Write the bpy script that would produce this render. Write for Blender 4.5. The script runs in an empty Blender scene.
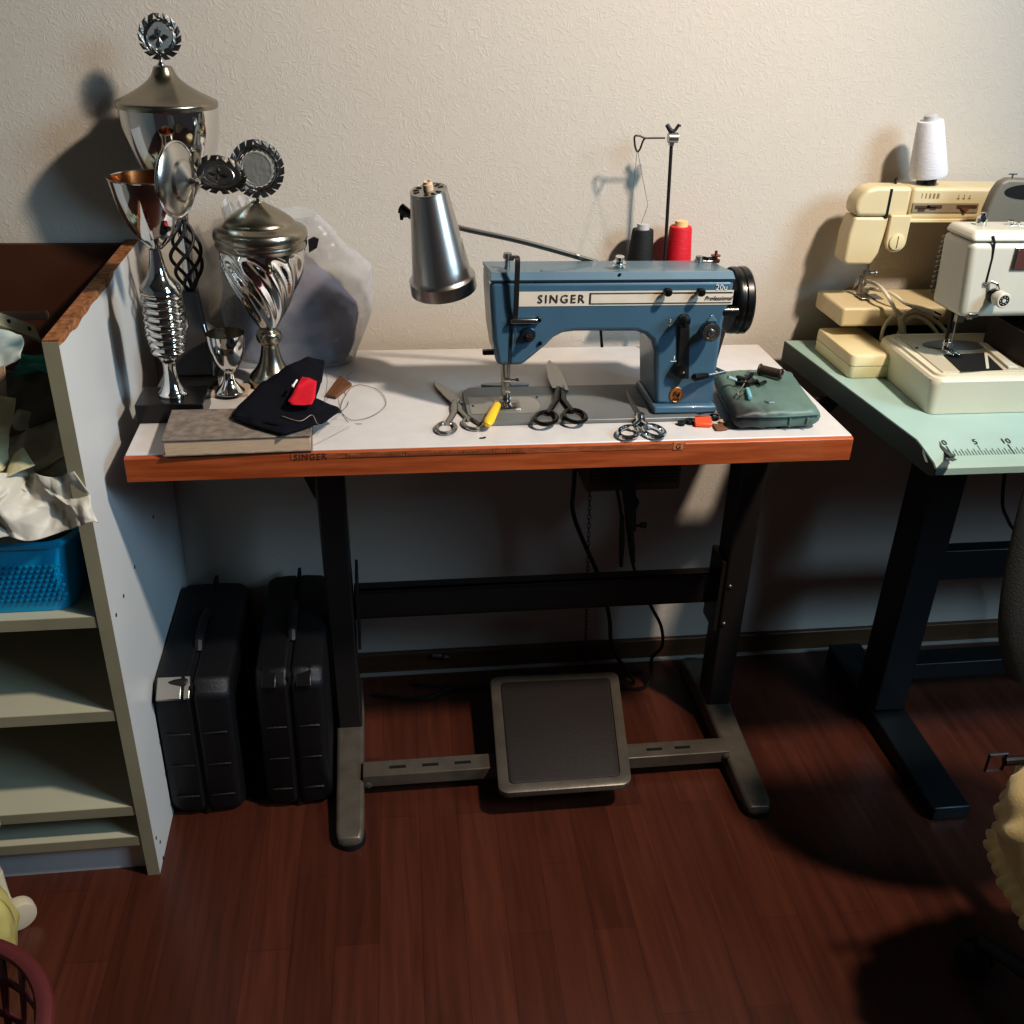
import bpy, bmesh, math, random
from mathutils import Vector, Matrix, noise
random.seed(7)
C = bpy.context.scene.collection
V = Vector
PI = math.pi

# ---------------------------------------------------------------- camera
CAM = dict(f=1009.95, loc=V((0.3442, -1.7751, 1.3519)), yaw=0.1481, pitch=0.4965, roll=0.0345)
def cam_axes():
    y, p, r = CAM['yaw'], CAM['pitch'], CAM['roll']
    d = V((math.sin(y)*math.cos(p), math.cos(y)*math.cos(p), -math.sin(p)))
    rt = V((math.cos(y), -math.sin(y), 0)); up = rt.cross(d)
    return math.cos(r)*rt + math.sin(r)*up, -math.sin(r)*rt + math.cos(r)*up, d
RT, UP, FW = cam_axes()
cam = bpy.data.objects.new('camera', bpy.data.cameras.new('camera')); C.objects.link(cam)
cam.data.sensor_width = 36; cam.data.lens = CAM['f']/1024*36; cam.data.clip_start = 0.01
cam.matrix_world = Matrix(((RT.x, UP.x, -FW.x, CAM['loc'].x), (RT.y, UP.y, -FW.y, CAM['loc'].y), (RT.z, UP.z, -FW.z, CAM['loc'].z), (0, 0, 0, 1)))
bpy.context.scene.camera = cam
def at(px, py, ax, v):
    """measured photo point -> world point on the plane ax = v"""
    D = FW*CAM['f'] + RT*(px-512) - UP*(py-512)
    i = 'xyz'.index(ax); t = (v - CAM['loc'][i])/D[i]
    return CAM['loc'] + D*t
def scl(P):                       # metres per photo pixel at a world point
    return (V(P)-CAM['loc']).dot(FW)/CAM['f']

# ---------------------------------------------------------------- materials
def mat(name, col, rough=.5, metal=0, bump=0, bscale=60, var=0, vscale=8, alpha=1, coat=0, spec=.5, trans=0, aniso=(1,1,1), col2=None, detail=4, sheen=0, sss=0):
    m = bpy.data.materials.new(name); m.use_nodes = True
    nt = m.node_tree; b = nt.nodes['Principled BSDF']
    def lin(c): return tuple(((x/255)/12.92 if x/255 <= .04045 else ((x/255+.055)/1.055)**2.4) for x in c)+(1,)
    c = lin(col)
    b.inputs['Base Color'].default_value = c; b.inputs['Roughness'].default_value = rough; b.inputs['Metallic'].default_value = metal
    b.inputs['Alpha'].default_value = alpha; b.inputs['Coat Weight'].default_value = coat; b.inputs['Specular IOR Level'].default_value = spec
    b.inputs['Transmission Weight'].default_value = trans; b.inputs['Sheen Weight'].default_value = sheen
    tc = nt.nodes.new('ShaderNodeTexCoord'); mp = nt.nodes.new('ShaderNodeMapping'); mp.inputs['Scale'].default_value = aniso
    nt.links.new(tc.outputs['Object'], mp.inputs['Vector'])
    if var or col2:
        n = nt.nodes.new('ShaderNodeTexNoise'); n.inputs['Scale'].default_value = vscale; n.inputs['Detail'].default_value = detail
        nt.links.new(mp.outputs['Vector'], n.inputs['Vector'])
        cr = nt.nodes.new('ShaderNodeValToRGB'); nt.links.new(n.outputs['Fac'], cr.inputs['Fac'])
        cr.color_ramp.elements[0].position = .35; cr.color_ramp.elements[1].position = .65
        c2 = lin(col2) if col2 else tuple(min(1, x*(1-var)) for x in c[:3])+(1,)
        cr.color_ramp.elements[0].color = c2; cr.color_ramp.elements[1].color = c
        nt.links.new(cr.outputs['Color'], b.inputs['Base Color'])
    if bump:
        n2 = nt.nodes.new('ShaderNodeTexNoise'); n2.inputs['Scale'].default_value = bscale; n2.inputs['Detail'].default_value = 5
        nt.links.new(mp.outputs['Vector'], n2.inputs['Vector'])
        bp = nt.nodes.new('ShaderNodeBump'); bp.inputs['Strength'].default_value = min(1, bump); bp.inputs['Distance'].default_value = .002
        nt.links.new(n2.outputs['Fac'], bp.inputs['Height']); nt.links.new(bp.outputs['Normal'], b.inputs['Normal'])
    return m

M = {}
M['white_lam'] = mat('white_laminate', (212, 208, 206), .38, var=.06, vscale=30, bump=.05, bscale=400)
M['wood_edge'] = mat('varnished_wood_edge', (186, 100, 58), .35, col2=(158, 78, 42), vscale=9, aniso=(1, 12, 14), coat=.3)
M['iron'] = mat('dark_grey_painted_iron', (46, 43, 42), .42, metal=.2, bump=.1, bscale=90)
M['foot_paint'] = mat('worn_grey_hammer_paint', (112, 104, 94), .4, metal=.35, var=.25, vscale=25, bump=.15, bscale=120)
M['rubber'] = mat('ribbed_black_rubber', (46, 40, 38), .6, bump=.4, bscale=120, aniso=(1, 8, 1))
M['chrome'] = mat('polished_chrome', (222, 222, 220), .07, metal=1)
M['steel'] = mat('brushed_steel', (170, 168, 164), .3, metal=1, bump=.05, bscale=300)
M['old_silver'] = mat('dull_silver', (172, 165, 150), .26, metal=1, var=.15, vscale=12)
M['emblem'] = mat('dark_pewter_relief', (120, 122, 122), .38, metal=1, bump=.6, bscale=220)
M['alu'] = mat('spun_aluminium', (186, 182, 178), .3, metal=1, bump=.04, bscale=200, aniso=(1, 1, 8))
M['gold_in'] = mat('gilded_cup_inside', (150, 96, 58), .25, metal=1)
M['blue'] = mat('blue_enamel', (76, 108, 128), .36, coat=.25, var=.12, vscale=14, bump=.03)
M['blue_lid'] = mat('blue_grey_enamel_cover', (92, 120, 136), .38, coat=.2, var=.1, vscale=20)
M['black'] = mat('black_plastic', (16, 16, 18), .3, coat=.2)
M['black_matte'] = mat('matte_black', (22, 21, 23), .6)
M['dark_case'] = mat('black_pebbled_case', (14, 15, 19), .55, bump=.35, bscale=160)
M['seam_dark'] = mat('dark_seam', (30, 44, 52), .6)
M['stripe'] = mat('cream_stripe_enamel', (226, 214, 196), .4, var=.08, vscale=30)
M['letter'] = mat('dark_lettering', (70, 62, 58), .5)
M['letter_w'] = mat('white_lettering', (228, 228, 224), .5)
M['bed'] = mat('grey_machine_bed', (128, 130, 130), .42, metal=.3, var=.12, vscale=12)
M['bed_light'] = mat('worn_slide_plate', (160, 158, 152), .35, metal=.5, var=.12, vscale=25)
M['thread_black'] = mat('black_thread_wound', (24, 27, 28), .7, bump=.5, bscale=60, aniso=(1, 1, 14))
M['thread_red'] = mat('red_thread_wound', (205, 22, 42), .6, bump=.5, bscale=60, aniso=(1, 1, 14))
M['thread_white'] = mat('white_thread_wound', (226, 226, 232), .6, bump=.4, bscale=60, aniso=(1, 1, 14))
M['cone_clear'] = mat('pale_plastic_cone', (190, 190, 192), .4)
M['cone_cream'] = mat('cream_plastic_cone', (232, 196, 140), .4)
M['brass'] = mat('brass_badge', (196, 138, 84), .32, metal=.8, bump=.5, bscale=260)
M['brass_dark'] = mat('dark_brass_relief', (120, 70, 36), .4, metal=.7)
M['yellow'] = mat('yellow_plastic', (240, 198, 50), .35)
M['book_cloth'] = mat('mottled_grey_book_cloth', (112, 102, 92), .8, col2=(142, 130, 120), vscale=70, bump=.3, bscale=220)
M['pages'] = mat('tan_book_pages', (216, 188, 158), .85, var=.15, vscale=40, aniso=(1, 1, 14))
M['navy'] = mat('navy_cotton', (17, 19, 28), .95, bump=.3, bscale=500, spec=.2)
M['red_cloth'] = mat('bright_red_cloth', (200, 14, 42), .8, bump=.2, bscale=400)
M['pouch'] = mat('green_nylon_quilting', (98, 124, 116), .5, var=.2, vscale=18, bump=.5, bscale=55)
M['shelf_white'] = mat('white_melamine', (206, 208, 208), .45, var=.05, vscale=6)
M['shelf_edge'] = mat('yellowed_edge_band', (158, 150, 124), .6, var=.12, vscale=10)
M['chip'] = mat('bare_chipboard', (168, 116, 74), .9, col2=(120, 74, 42), vscale=130, bump=.6, bscale=160)
M['shelf_top'] = mat('pale_green_white_shelf_board', (186, 182, 160), .5, var=.08, vscale=5)
M['hardboard'] = mat('brown_hardboard', (82, 46, 26), .6, var=.4, vscale=5, bump=.1)
M['turq'] = mat('turquoise_plastic', (0, 160, 205), .4)
M['mint'] = mat('mint_green_enamel', (160, 186, 178), .45, var=.07, vscale=9, bump=.05)
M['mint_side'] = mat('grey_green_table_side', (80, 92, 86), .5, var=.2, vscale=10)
M['mint_leg'] = mat('dark_teal_painted_steel', (14, 21, 24), .45)
M['cream'] = mat('yellowed_cream_plastic', (220, 203, 164), .4, var=.04, vscale=8)
M['cream_box'] = mat('cream_box_plastic', (226, 212, 170), .42)
M['cream_base'] = mat('pale_cream_hard_base', (214, 208, 186), .42, var=.04, vscale=8)
M['offwhite'] = mat('off_white_enamel', (208, 204, 190), .35, coat=.15)
M['grey_case'] = mat('warm_grey_plastic', (120, 116, 106), .45)
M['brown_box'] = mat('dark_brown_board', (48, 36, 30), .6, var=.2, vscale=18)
M['white_cable'] = mat('white_cable_plastic', (222, 214, 194), .45)
M['cable'] = mat('black_cable_rubber', (18, 16, 16), .5)
M['chain'] = mat('dull_chain_steel', (78, 70, 64), .45, metal=.8)
M['marble'] = mat('black_marble', (26, 25, 26), .22, var=.3, vscale=20)
M['grey_ped'] = mat('dark_grey_pedestal_faces', (62, 60, 60), .4)
M['orange'] = mat('orange_plastic', (236, 92, 48), .4)
M['copper'] = mat('tarnished_copper', (150, 92, 70), .35, metal=.9)
M['leather'] = mat('dark_brown_leather', (52, 36, 28), .5, bump=.4, bscale=90)
M['cyan'] = mat('pale_cyan_plastic', (120, 180, 190), .4)
M['card'] = mat('pale_cardboard', (190, 170, 150), .8)
M['wood_tag'] = mat('brown_varnished_wood', (120, 80, 54), .5, var=.2, vscale=20)
M['redplastic'] = mat('dark_red_plastic', (100, 46, 48), .4)
M['castor_white'] = mat('ivory_castor_plastic', (206, 194, 170), .4)
M['yellow_bag'] = mat('pale_yellow_plastic_film', (196, 184, 116), .45, bump=.4, bscale=30)
M['cushion'] = mat('cream_jersey_cover', (214, 192, 138), .8, bump=.3, bscale=300, sheen=.3)
M['grey_uph'] = mat('charcoal_chair_fabric', (60, 58, 56), .85, bump=.4, bscale=400)
M['chair_black'] = mat('black_chair_plastic', (20, 20, 22), .5)
M['teal'] = mat('teal_fabric', (20, 122, 110), .8, bump=.4, bscale=200)
M['pale_blue_cloth'] = mat('pale_blue_patterned_cloth', (196, 212, 210), .85, col2=(92, 124, 140), vscale=22, detail=1)
M['cream_cloth'] = mat('cream_green_fabric', (212, 204, 164), .85, var=.15, vscale=10, bump=.3, bscale=200)
M['grey_cloth'] = mat('grey_fabric', (164, 156, 132), .9, var=.2, vscale=14, bump=.3, bscale=200)
M['dark_cloth'] = mat('dark_olive_fabric', (88, 82, 66), .9, bump=.3, bscale=200)
M['pink_tube'] = mat('dusty_pink_card_tube', (150, 124, 116), .8)
M['board'] = mat('pale_grey_green_board', (172, 166, 140), .75, var=.15, vscale=10)
M['film'] = mat('crumpled_white_plastic', (198, 192, 178), .5)
M['beads'] = mat('beige_knit', (186, 160, 136), .9, bump=1, bscale=260)
M['bag_content'] = mat('blue_grey_folded_clothes', (94, 112, 142), .9, col2=(150, 138, 150), vscale=7, bump=.3, bscale=20)
M['pale_line'] = mat('pale_grey_sealant', (168, 160, 150), .5)
M['base_wood'] = mat('dark_brown_baseboard_wood', (96, 68, 46), .45, var=.25, vscale=8, aniso=(1, 1, 10))
M['meshplate'] = mat('brown_grey_metal', (92, 78, 64), .5, metal=.3)
M['hole'] = mat('dark_holes', (12, 11, 11), .8)
M['screw'] = mat('screw_grey', (150, 148, 144), .35, metal=.9)

def make_bag():
    m = mat('translucent_white_bag_film', (206, 208, 212), .28, bump=.5, bscale=16)
    nt = m.node_tree; b = nt.nodes['Principled BSDF']
    lw = nt.nodes.new('ShaderNodeLayerWeight'); lw.inputs['Blend'].default_value = .35
    mr = nt.nodes.new('ShaderNodeMapRange'); mr.inputs['To Min'].default_value = .26; mr.inputs['To Max'].default_value = .7
    nt.links.new(lw.outputs['Facing'], mr.inputs['Value']); nt.links.new(mr.outputs['Result'], b.inputs['Alpha'])
    return m
M['bag'] = make_bag()

def make_wall():
    m = mat('textured_wallpaper', (205, 196, 184), .85)
    nt = m.node_tree; b = nt.nodes['Principled BSDF']; N = nt.nodes
    tc = N.new('ShaderNodeTexCoord')
    ns = N.new('ShaderNodeTexNoise'); ns.inputs['Scale'].default_value = 26; ns.inputs['Detail'].default_value = 2
    nt.links.new(tc.outputs['Object'], ns.inputs['Vector'])
    mx = N.new('ShaderNodeMix'); mx.data_type = 'VECTOR'; mx.inputs[0].default_value = .06
    nt.links.new(tc.outputs['Object'], mx.inputs[4]); nt.links.new(ns.outputs['Color'], mx.inputs[5])
    n1 = N.new('ShaderNodeTexNoise'); n1.inputs['Scale'].default_value = 62; n1.inputs['Detail'].default_value = 3; n1.inputs['Distortion'].default_value = 1.2
    nt.links.new(mx.outputs[1], n1.inputs['Vector'])
    cr = N.new('ShaderNodeValToRGB'); cr.color_ramp.elements[0].position = .44; cr.color_ramp.elements[1].position = .56
    e = cr.color_ramp.elements.new(.5); e.color = (1, 1, 1, 1); cr.color_ramp.elements[0].color = (.25,)*3+(1,); cr.color_ramp.elements[2].color = (.25,)*3+(1,)
    nt.links.new(n1.outputs['Fac'], cr.inputs['Fac'])
    bp = N.new('ShaderNodeBump'); bp.inputs['Strength'].default_value = .26; bp.inputs['Distance'].default_value = .0022
    nt.links.new(cr.outputs['Color'], bp.inputs['Height']); nt.links.new(bp.outputs['Normal'], b.inputs['Normal'])
    return m
M['wall'] = make_wall()

def make_floor():
    m = mat('red_brown_laminate', (120, 52, 36), .33)
    nt = m.node_tree; b = nt.nodes['Principled BSDF']; N = nt.nodes
    tc = N.new('ShaderNodeTexCoord'); mp = N.new('ShaderNodeMapping'); mp.inputs['Rotation'].default_value = (0, 0, PI/2 + .03)
    nt.links.new(tc.outputs['Object'], mp.inputs['Vector'])
    br = N.new('ShaderNodeTexBrick'); br.inputs['Scale'].default_value = 1
    br.inputs['Brick Width'].default_value = .42; br.inputs['Row Height'].default_value = .068; br.offset = .37; br.offset_frequency = 2; br.squash = 1.3; br.squash_frequency = 3
    br.inputs['Mortar Size'].default_value = .0007; br.inputs['Mortar Smooth'].default_value = .1; br.inputs['Bias'].default_value = 0
    br.inputs['Color1'].default_value = (.074, .023, .014, 1); br.inputs['Color2'].default_value = (.104, .032, .019, 1); br.inputs['Mortar'].default_value = (.06, .018, .011, 1)
    nt.links.new(mp.outputs['Vector'], br.inputs['Vector'])
    mp2 = N.new('ShaderNodeMapping'); mp2.inputs['Scale'].default_value = (30, 1.8, 1)
    nt.links.new(tc.outputs['Object'], mp2.inputs['Vector'])
    n = N.new('ShaderNodeTexNoise'); n.inputs['Scale'].default_value = 2.2; n.inputs['Detail'].default_value = 6; n.inputs['Distortion'].default_value = .6
    nt.links.new(mp2.outputs['Vector'], n.inputs['Vector'])
    cr = N.new('ShaderNodeValToRGB'); cr.color_ramp.elements[0].position = .3; cr.color_ramp.elements[0].color = (.74, .72, .72, 1); cr.color_ramp.elements[1].position = .7; cr.color_ramp.elements[1].color = (1.15, 1.1, 1.05, 1)
    nt.links.new(n.outputs['Fac'], cr.inputs['Fac'])
    mx = N.new('ShaderNodeMix'); mx.data_type = 'RGBA'; mx.blend_type = 'MULTIPLY'; mx.inputs[0].default_value = 1
    nt.links.new(br.outputs['Color'], mx.inputs[6]); nt.links.new(cr.outputs['Color'], mx.inputs[7])
    nt.links.new(mx.outputs[2], b.inputs['Base Color'])
    return m
M['floor'] = make_floor()

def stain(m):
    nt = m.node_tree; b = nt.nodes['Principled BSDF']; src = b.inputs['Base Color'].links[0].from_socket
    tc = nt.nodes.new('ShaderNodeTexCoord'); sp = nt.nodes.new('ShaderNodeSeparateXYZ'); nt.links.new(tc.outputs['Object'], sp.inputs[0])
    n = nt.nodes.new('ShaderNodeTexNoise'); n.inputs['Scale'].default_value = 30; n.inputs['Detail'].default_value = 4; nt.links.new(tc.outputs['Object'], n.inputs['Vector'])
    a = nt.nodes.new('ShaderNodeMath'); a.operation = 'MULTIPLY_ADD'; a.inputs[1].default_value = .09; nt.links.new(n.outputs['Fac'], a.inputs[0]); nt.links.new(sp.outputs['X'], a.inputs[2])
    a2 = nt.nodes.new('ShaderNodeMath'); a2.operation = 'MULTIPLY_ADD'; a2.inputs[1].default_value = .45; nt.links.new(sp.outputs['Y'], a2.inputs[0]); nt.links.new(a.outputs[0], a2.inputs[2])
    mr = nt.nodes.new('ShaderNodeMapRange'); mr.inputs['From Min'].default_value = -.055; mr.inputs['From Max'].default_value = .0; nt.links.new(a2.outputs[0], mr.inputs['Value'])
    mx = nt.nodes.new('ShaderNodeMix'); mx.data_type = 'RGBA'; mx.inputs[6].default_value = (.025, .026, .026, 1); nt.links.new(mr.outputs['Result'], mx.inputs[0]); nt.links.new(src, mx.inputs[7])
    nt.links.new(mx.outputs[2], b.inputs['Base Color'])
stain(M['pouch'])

# ---------------------------------------------------------------- mesh helpers
def frame(axis, ref=None):
    z = V(axis).normalized(); r = V(ref) if ref else (V((0, 0, 1)) if abs(z.z) < .9 else V((1, 0, 0)))
    x = r.cross(z).normalized(); y = z.cross(x)
    return x, y, z
class MB:
    def __init__(s): s.bm = bmesh.new()
    def faces(s, pts, fs):
        vs = [s.bm.verts.new(p) for p in pts]
        for f in fs:
            try: s.bm.faces.new([vs[i] for i in f])
            except ValueError: pass
        return s
    def box(s, c, size, rot=None):
        c = V(c); h = V(size)/2; R = rot or Matrix.Identity(3)
        P = [c + R @ V((sx*h.x, sy*h.y, sz*h.z)) for sx in (-1, 1) for sy in (-1, 1) for sz in (-1, 1)]
        return s.faces(P, [(0, 1, 3, 2), (4, 6, 7, 5), (0, 4, 5, 1), (2, 3, 7, 6), (0, 2, 6, 4), (1, 5, 7, 3)])
    def box2(s, a, b):
        a, b = V(a), V(b); return s.box((a+b)/2, [abs(x) for x in (b-a)])
    def hexa(s, P):      # 8 corners: bottom 4 ccw, top 4 ccw
        return s.faces(P, [(3, 2, 1, 0), (4, 5, 6, 7), (0, 1, 5, 4), (1, 2, 6, 5), (2, 3, 7, 6), (3, 0, 4, 7)])
    def lathe(s, prof, base, axis=(0, 0, 1), n=40, flute=None, ref=None, sx=1, sy=1, capb=True, capt=True):
        x, y, z = frame(axis, ref); base = V(base); rings = []
        for k, (r, h) in enumerate(prof):
            ring = []
            for i in range(n):
                a = 2*PI*i/n; rr = r
                if flute: rr = r*(1+flute(a, h))
                ring.append(s.bm.verts.new(base + z*h + x*(rr*math.cos(a)*sx) + y*(rr*math.sin(a)*sy)))
            rings.append(ring)
        for A, B in zip(rings, rings[1:]):
            for i in range(n): s.bm.faces.new([A[i], A[(i+1) % n], B[(i+1) % n], B[i]])
        if capb: s.bm.faces.new(rings[0][::-1])
        if capt: s.bm.faces.new(rings[-1])
        return s
    def cyl(s, a, b, r, r2=None, n=20):
        a, b = V(a), V(b); r2 = r if r2 is None else r2
        return s.lathe([(r, 0), (r2, (b-a).length)], a, b-a, n)
    def tube(s, pts, r, n=8, closed=False, flat=1):
        pts = [V(p) for p in pts]; m = len(pts); rings = []; nx = None
        for i, p in enumerate(pts):
            if closed: t = pts[(i+1) % m]-pts[(i-1) % m]
            else: t = pts[min(i+1, m-1)]-pts[max(i-1, 0)]
            t.normalize()
            if nx is None: nx = frame(t)[0]
            nx = (nx - t*nx.dot(t)).normalized(); ny = t.cross(nx)
            rr = r[i] if isinstance(r, (list, tuple)) else r
            rings.append([s.bm.verts.new(p + nx*rr*math.cos(2*PI*k/n) + ny*rr*flat*math.sin(2*PI*k/n)) for k in range(n)])
        L = list(zip(rings, rings[1:])) + ([(rings[-1], rings[0])] if closed else [])
        for A, B in L:
            for k in range(n): s.bm.faces.new([A[k], A[(k+1) % n], B[(k+1) % n], B[k]])
        if not closed: s.bm.faces.new(rings[0][::-1]); s.bm.faces.new(rings[-1])
        return s
    def prism(s, pts, vec):
        pts = [V(p) for p in pts]; vec = V(vec); n = len(pts)
        A = [s.bm.verts.new(p) for p in pts]; B = [s.bm.verts.new(p+vec) for p in pts]
        s.bm.faces.new(A); s.bm.faces.new(B[::-1])
        for i in range(n): s.bm.faces.new([A[i], B[i], B[(i+1) % n], A[(i+1) % n]])
        return s
    def grid(s, fn, nu, nv):
        g = [[s.bm.verts.new(fn(u/nu, v/nv)) for v in range(nv+1)] for u in range(nu+1)]
        for u in range(nu):
            for v in range(nv): s.bm.faces.new([g[u][v], g[u+1][v], g[u+1][v+1], g[u][v+1]])
        return s
    def torus(s, c, axis, R, r, n=40, m=10, sx=1, sy=1, ref=None):
        x, y, z = frame(axis, ref); c = V(c)
        return s.tube([c + x*R*sx*math.cos(2*PI*i/n) + y*R*sy*math.sin(2*PI*i/n) for i in range(n)], r, m, True)
    def ribbon(s, pts, w, t):
        pts = [V(p) for p in pts]; w = V(w)/2; R_ = []
        for i, p in enumerate(pts):
            d = (pts[min(i+1, len(pts)-1)]-pts[max(i-1, 0)]).normalized(); n = d.cross(w).normalized()*t/2
            R_.append([s.bm.verts.new(p+a) for a in (-w-n, w-n, w+n, -w+n)])
        for A, B in zip(R_, R_[1:]):
            for k in range(4): s.bm.faces.new([A[k], A[(k+1) % 4], B[(k+1) % 4], B[k]])
        s.bm.faces.new(R_[0][::-1]); s.bm.faces.new(R_[-1]); return s
    def ball(s, c, r, n=16, sz=1, axis=(0, 0, 1)):
        m = n//2
        return s.lathe([(max(1e-4, r*math.sin(PI*k/m)), -r*sz*math.cos(PI*k/m)) for k in range(m+1)], c, axis, n)
def obj(name, mb, m, parent=None, origin=None, bevel=0, seg=2, subsurf=0, solid=0, smooth=35, offset=0):
    bm = mb.bm
    o0 = V(parent['_o']) if parent is not None else (V(origin) if origin is not None else None)
    if o0 is None:
        lo = [min(v.co[i] for v in bm.verts) for i in range(3)]; hi = [max(v.co[i] for v in bm.verts) for i in range(3)]
        o0 = V(((lo[0]+hi[0])/2, (lo[1]+hi[1])/2, lo[2]))
    bmesh.ops.recalc_face_normals(bm, faces=bm.faces)
    for v in bm.verts: v.co -= o0
    me = bpy.data.meshes.new(name); bm.to_mesh(me); bm.free()
    me.materials.append(M[m] if isinstance(m, str) else m)
    for p in me.polygons: p.use_smooth = True
    if smooth < 180 and not subsurf: me.set_sharp_from_angle(angle=math.radians(smooth))
    o = bpy.data.objects.new(name, me); C.objects.link(o); o['_o'] = list(o0)
    if parent is not None: o.parent = parent
    else: o.location = o0
    if solid:
        md = o.modifiers.new('solid', 'SOLIDIFY'); md.thickness = solid; md.offset = offset
    if subsurf:
        md = o.modifiers.new('sub', 'SUBSURF'); md.levels = subsurf; md.render_levels = subsurf
    if bevel:
        md = o.modifiers.new('bev', 'BEVEL'); md.width = bevel; md.segments = seg; md.limit_method = 'ANGLE'; md.angle_limit = math.radians(35); md.harden_normals = False
    return o
def pieces(name, mb, m, parent, **k):
    """one object for each loose piece in the builder"""
    bm = mb.bm; bm.verts.index_update(); seen = set(); out = []
    for v0 in list(bm.verts):
        if v0 in seen: continue
        st = [v0]; seen.add(v0); isl = []
        while st:
            v = st.pop(); isl.append(v)
            for e in v.link_edges:
                w = e.other_vert(v)
                if w not in seen: seen.add(w); st.append(w)
        ix = {v: i for i, v in enumerate(isl)}; fs = {f for v in isl for f in v.link_faces}
        nb = MB(); nb.faces([v.co.copy() for v in isl], [[ix[v] for v in f.verts] for f in fs]); out.append(obj(name, nb, m, parent, **k))
    bm.free(); return out
def thing(name, label, cat, loc, group=None):
    o = bpy.data.objects.new(name, None); C.objects.link(o); o.location = loc; o['_o'] = list(loc); o.empty_display_size = .05
    return tag(o, label, cat, group)
def tag(o, label, cat, group=None):
    o['label'] = label; o['category'] = cat
    if group: o['group'] = group
    return o
def struct(name, mb, m, **k):
    o = obj(name, mb, m, origin=(0, 0, 0), **k); o['kind'] = 'structure'; return o
def text(name, s, P, xdir, updir, size, m, parent, extrude=.0003, align='LEFT', shear=0, space=1, bold=0):
    cu = bpy.data.curves.new('t', 'FONT'); cu.body = s; cu.size = size; cu.extrude = extrude; cu.align_x = align; cu.shear = shear; cu.space_character = space; cu.offset = bold; cu.resolution_u = 2
    t = bpy.data.objects.new('t', cu); C.objects.link(t)
    dg = bpy.context.evaluated_depsgraph_get(); me = bpy.data.meshes.new_from_object(t.evaluated_get(dg))
    bpy.data.objects.remove(t); bpy.data.curves.remove(cu)
    x = V(xdir).normalized(); y = V(updir); y = (y-x*y.dot(x)).normalized(); z = x.cross(y); o0 = V(parent['_o'])
    for v in me.vertices: v.co = V(P) + x*v.co.x + y*v.co.y + z*v.co.z - o0
    me.materials.clear(); me.materials.append(M[m])
    o = bpy.data.objects.new(name, me); C.objects.link(o); o.parent = parent; o['_o'] = list(o0); return o
def sm(a, b, t): return a + (b-a)*t
def nz(p, s, seed=0): return noise.noise(V(p)*s + V((seed*7.3, seed*3.1, seed*1.7)))
def crease(p, f, seed, n=7):
    rnd = random.Random(seed); h = 0
    w = V((nz(p, 5, seed), nz(p, 5, seed+4), nz(p, 5, seed+8)))*.05; q = V(p)+w
    for k in range(n):
        d = V((rnd.gauss(0, 1), rnd.gauss(0, .6), rnd.gauss(0, 1))).normalized(); fr = f*(.6+1.6*rnd.random()); t = (q.dot(d)*fr+rnd.random()*10) % 2
        h += (abs(t-1)-.5)/(.6+fr/f)
    return h/n*2.2
def sheet(corners, nu, nv, amp, fs, seed=0, ridge=.5, nrm=None, sag=0):
    a, b, c, d = [V(p) for p in corners]      # a-b bottom, d-c top
    n = V(nrm).normalized() if nrm else (b-a).cross(d-a).normalized()
    def fn(u, v):
        p = a*(1-u)*(1-v) + b*u*(1-v) + c*u*v + d*(1-u)*v
        h = nz(p, fs, seed)*(1-ridge) + (1-2*abs(nz(p, fs*1.3, seed+5)))*ridge*.6 + .35*nz(p, fs*3, seed+9)
        if ridge > .65: h = crease(p, fs*.8, seed, 6)*1.3+.3*crease(p, fs*2.4, seed+2, 4)
        w = V((nz(p, fs, seed+21), nz(p, fs, seed+31), nz(p, fs, seed+41)))*amp*.5
        return p + n*amp*h + w + n*(-sag*4*u*(1-u))
    return MB().grid(fn, nu, nv)
def profile_px(cx_top, cx_bot, plane_y, rows, base_z=None):
    """rows (py, half width px) bottom to top -> lathe profile on a vertical axis"""
    b = at(cx_bot, rows[0][0], 'y', plane_y); b.x = (b.x+at(cx_top, rows[-1][0], 'y', plane_y).x)/2; prof = []
    for py, hw in rows:
        t = (py-rows[0][0])/(rows[-1][0]-rows[0][0]) if rows[-1][0] != rows[0][0] else 0
        p = at(sm(cx_bot, cx_top, t), py, 'y', plane_y); prof.append((hw*scl(p), p.z-b.z))
    if base_z is not None:
        off = b.z-base_z; prof = [(r, h+off) if i else (r, 0) for i, (r, h) in enumerate(prof)]; b.z = base_z
    return b, prof
def densify(prof, k=4):
    out = []
    P = [prof[0]]+list(prof)+[prof[-1]]
    for i in range(1, len(P)-2):
        p0, p1, p2, p3 = P[i-1], P[i], P[i+1], P[i+2]
        for j in range(k):
            t = j/k
            q = [0.5*((2*p1[a]) + (-p0[a]+p2[a])*t + (2*p0[a]-5*p1[a]+4*p2[a]-p3[a])*t*t + (-p0[a]+3*p1[a]-3*p2[a]+p3[a])*t**3) for a in (0, 1)]
            out.append((max(5e-4, q[0]), q[1]))
    out.append(prof[-1]); return out

ZT = .735      # work table top
ZM = .745      # mint table top

# ================================================================ the room
struct('floor', MB().box2((-2.2, -3.4, -.05), (3.2, .0, 0)), 'floor')
struct('wall_back', MB().box2((-2.2, 0, -.05), (3.2, .1, 2.5)), 'wall')
struct('baseboard_back', MB().box2((-2.2, -.013, .004), (3.2, 0, .052)), 'base_wood', bevel=.003)
struct('ceiling', MB().box2((-1.6, -3.4, 2.55), (3.2, .1, 2.6)), mat('dim_ceiling_paint', (128, 120, 112), .9))
struct('wall_left', MB().box2((-1.7, -3.4, -.05), (-1.6, .1, 2.6)), 'wall')
struct('trim_1', MB().box2((-2.2, -.02, 0), (3.2, -.0, .0045)), 'pale_line')

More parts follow.
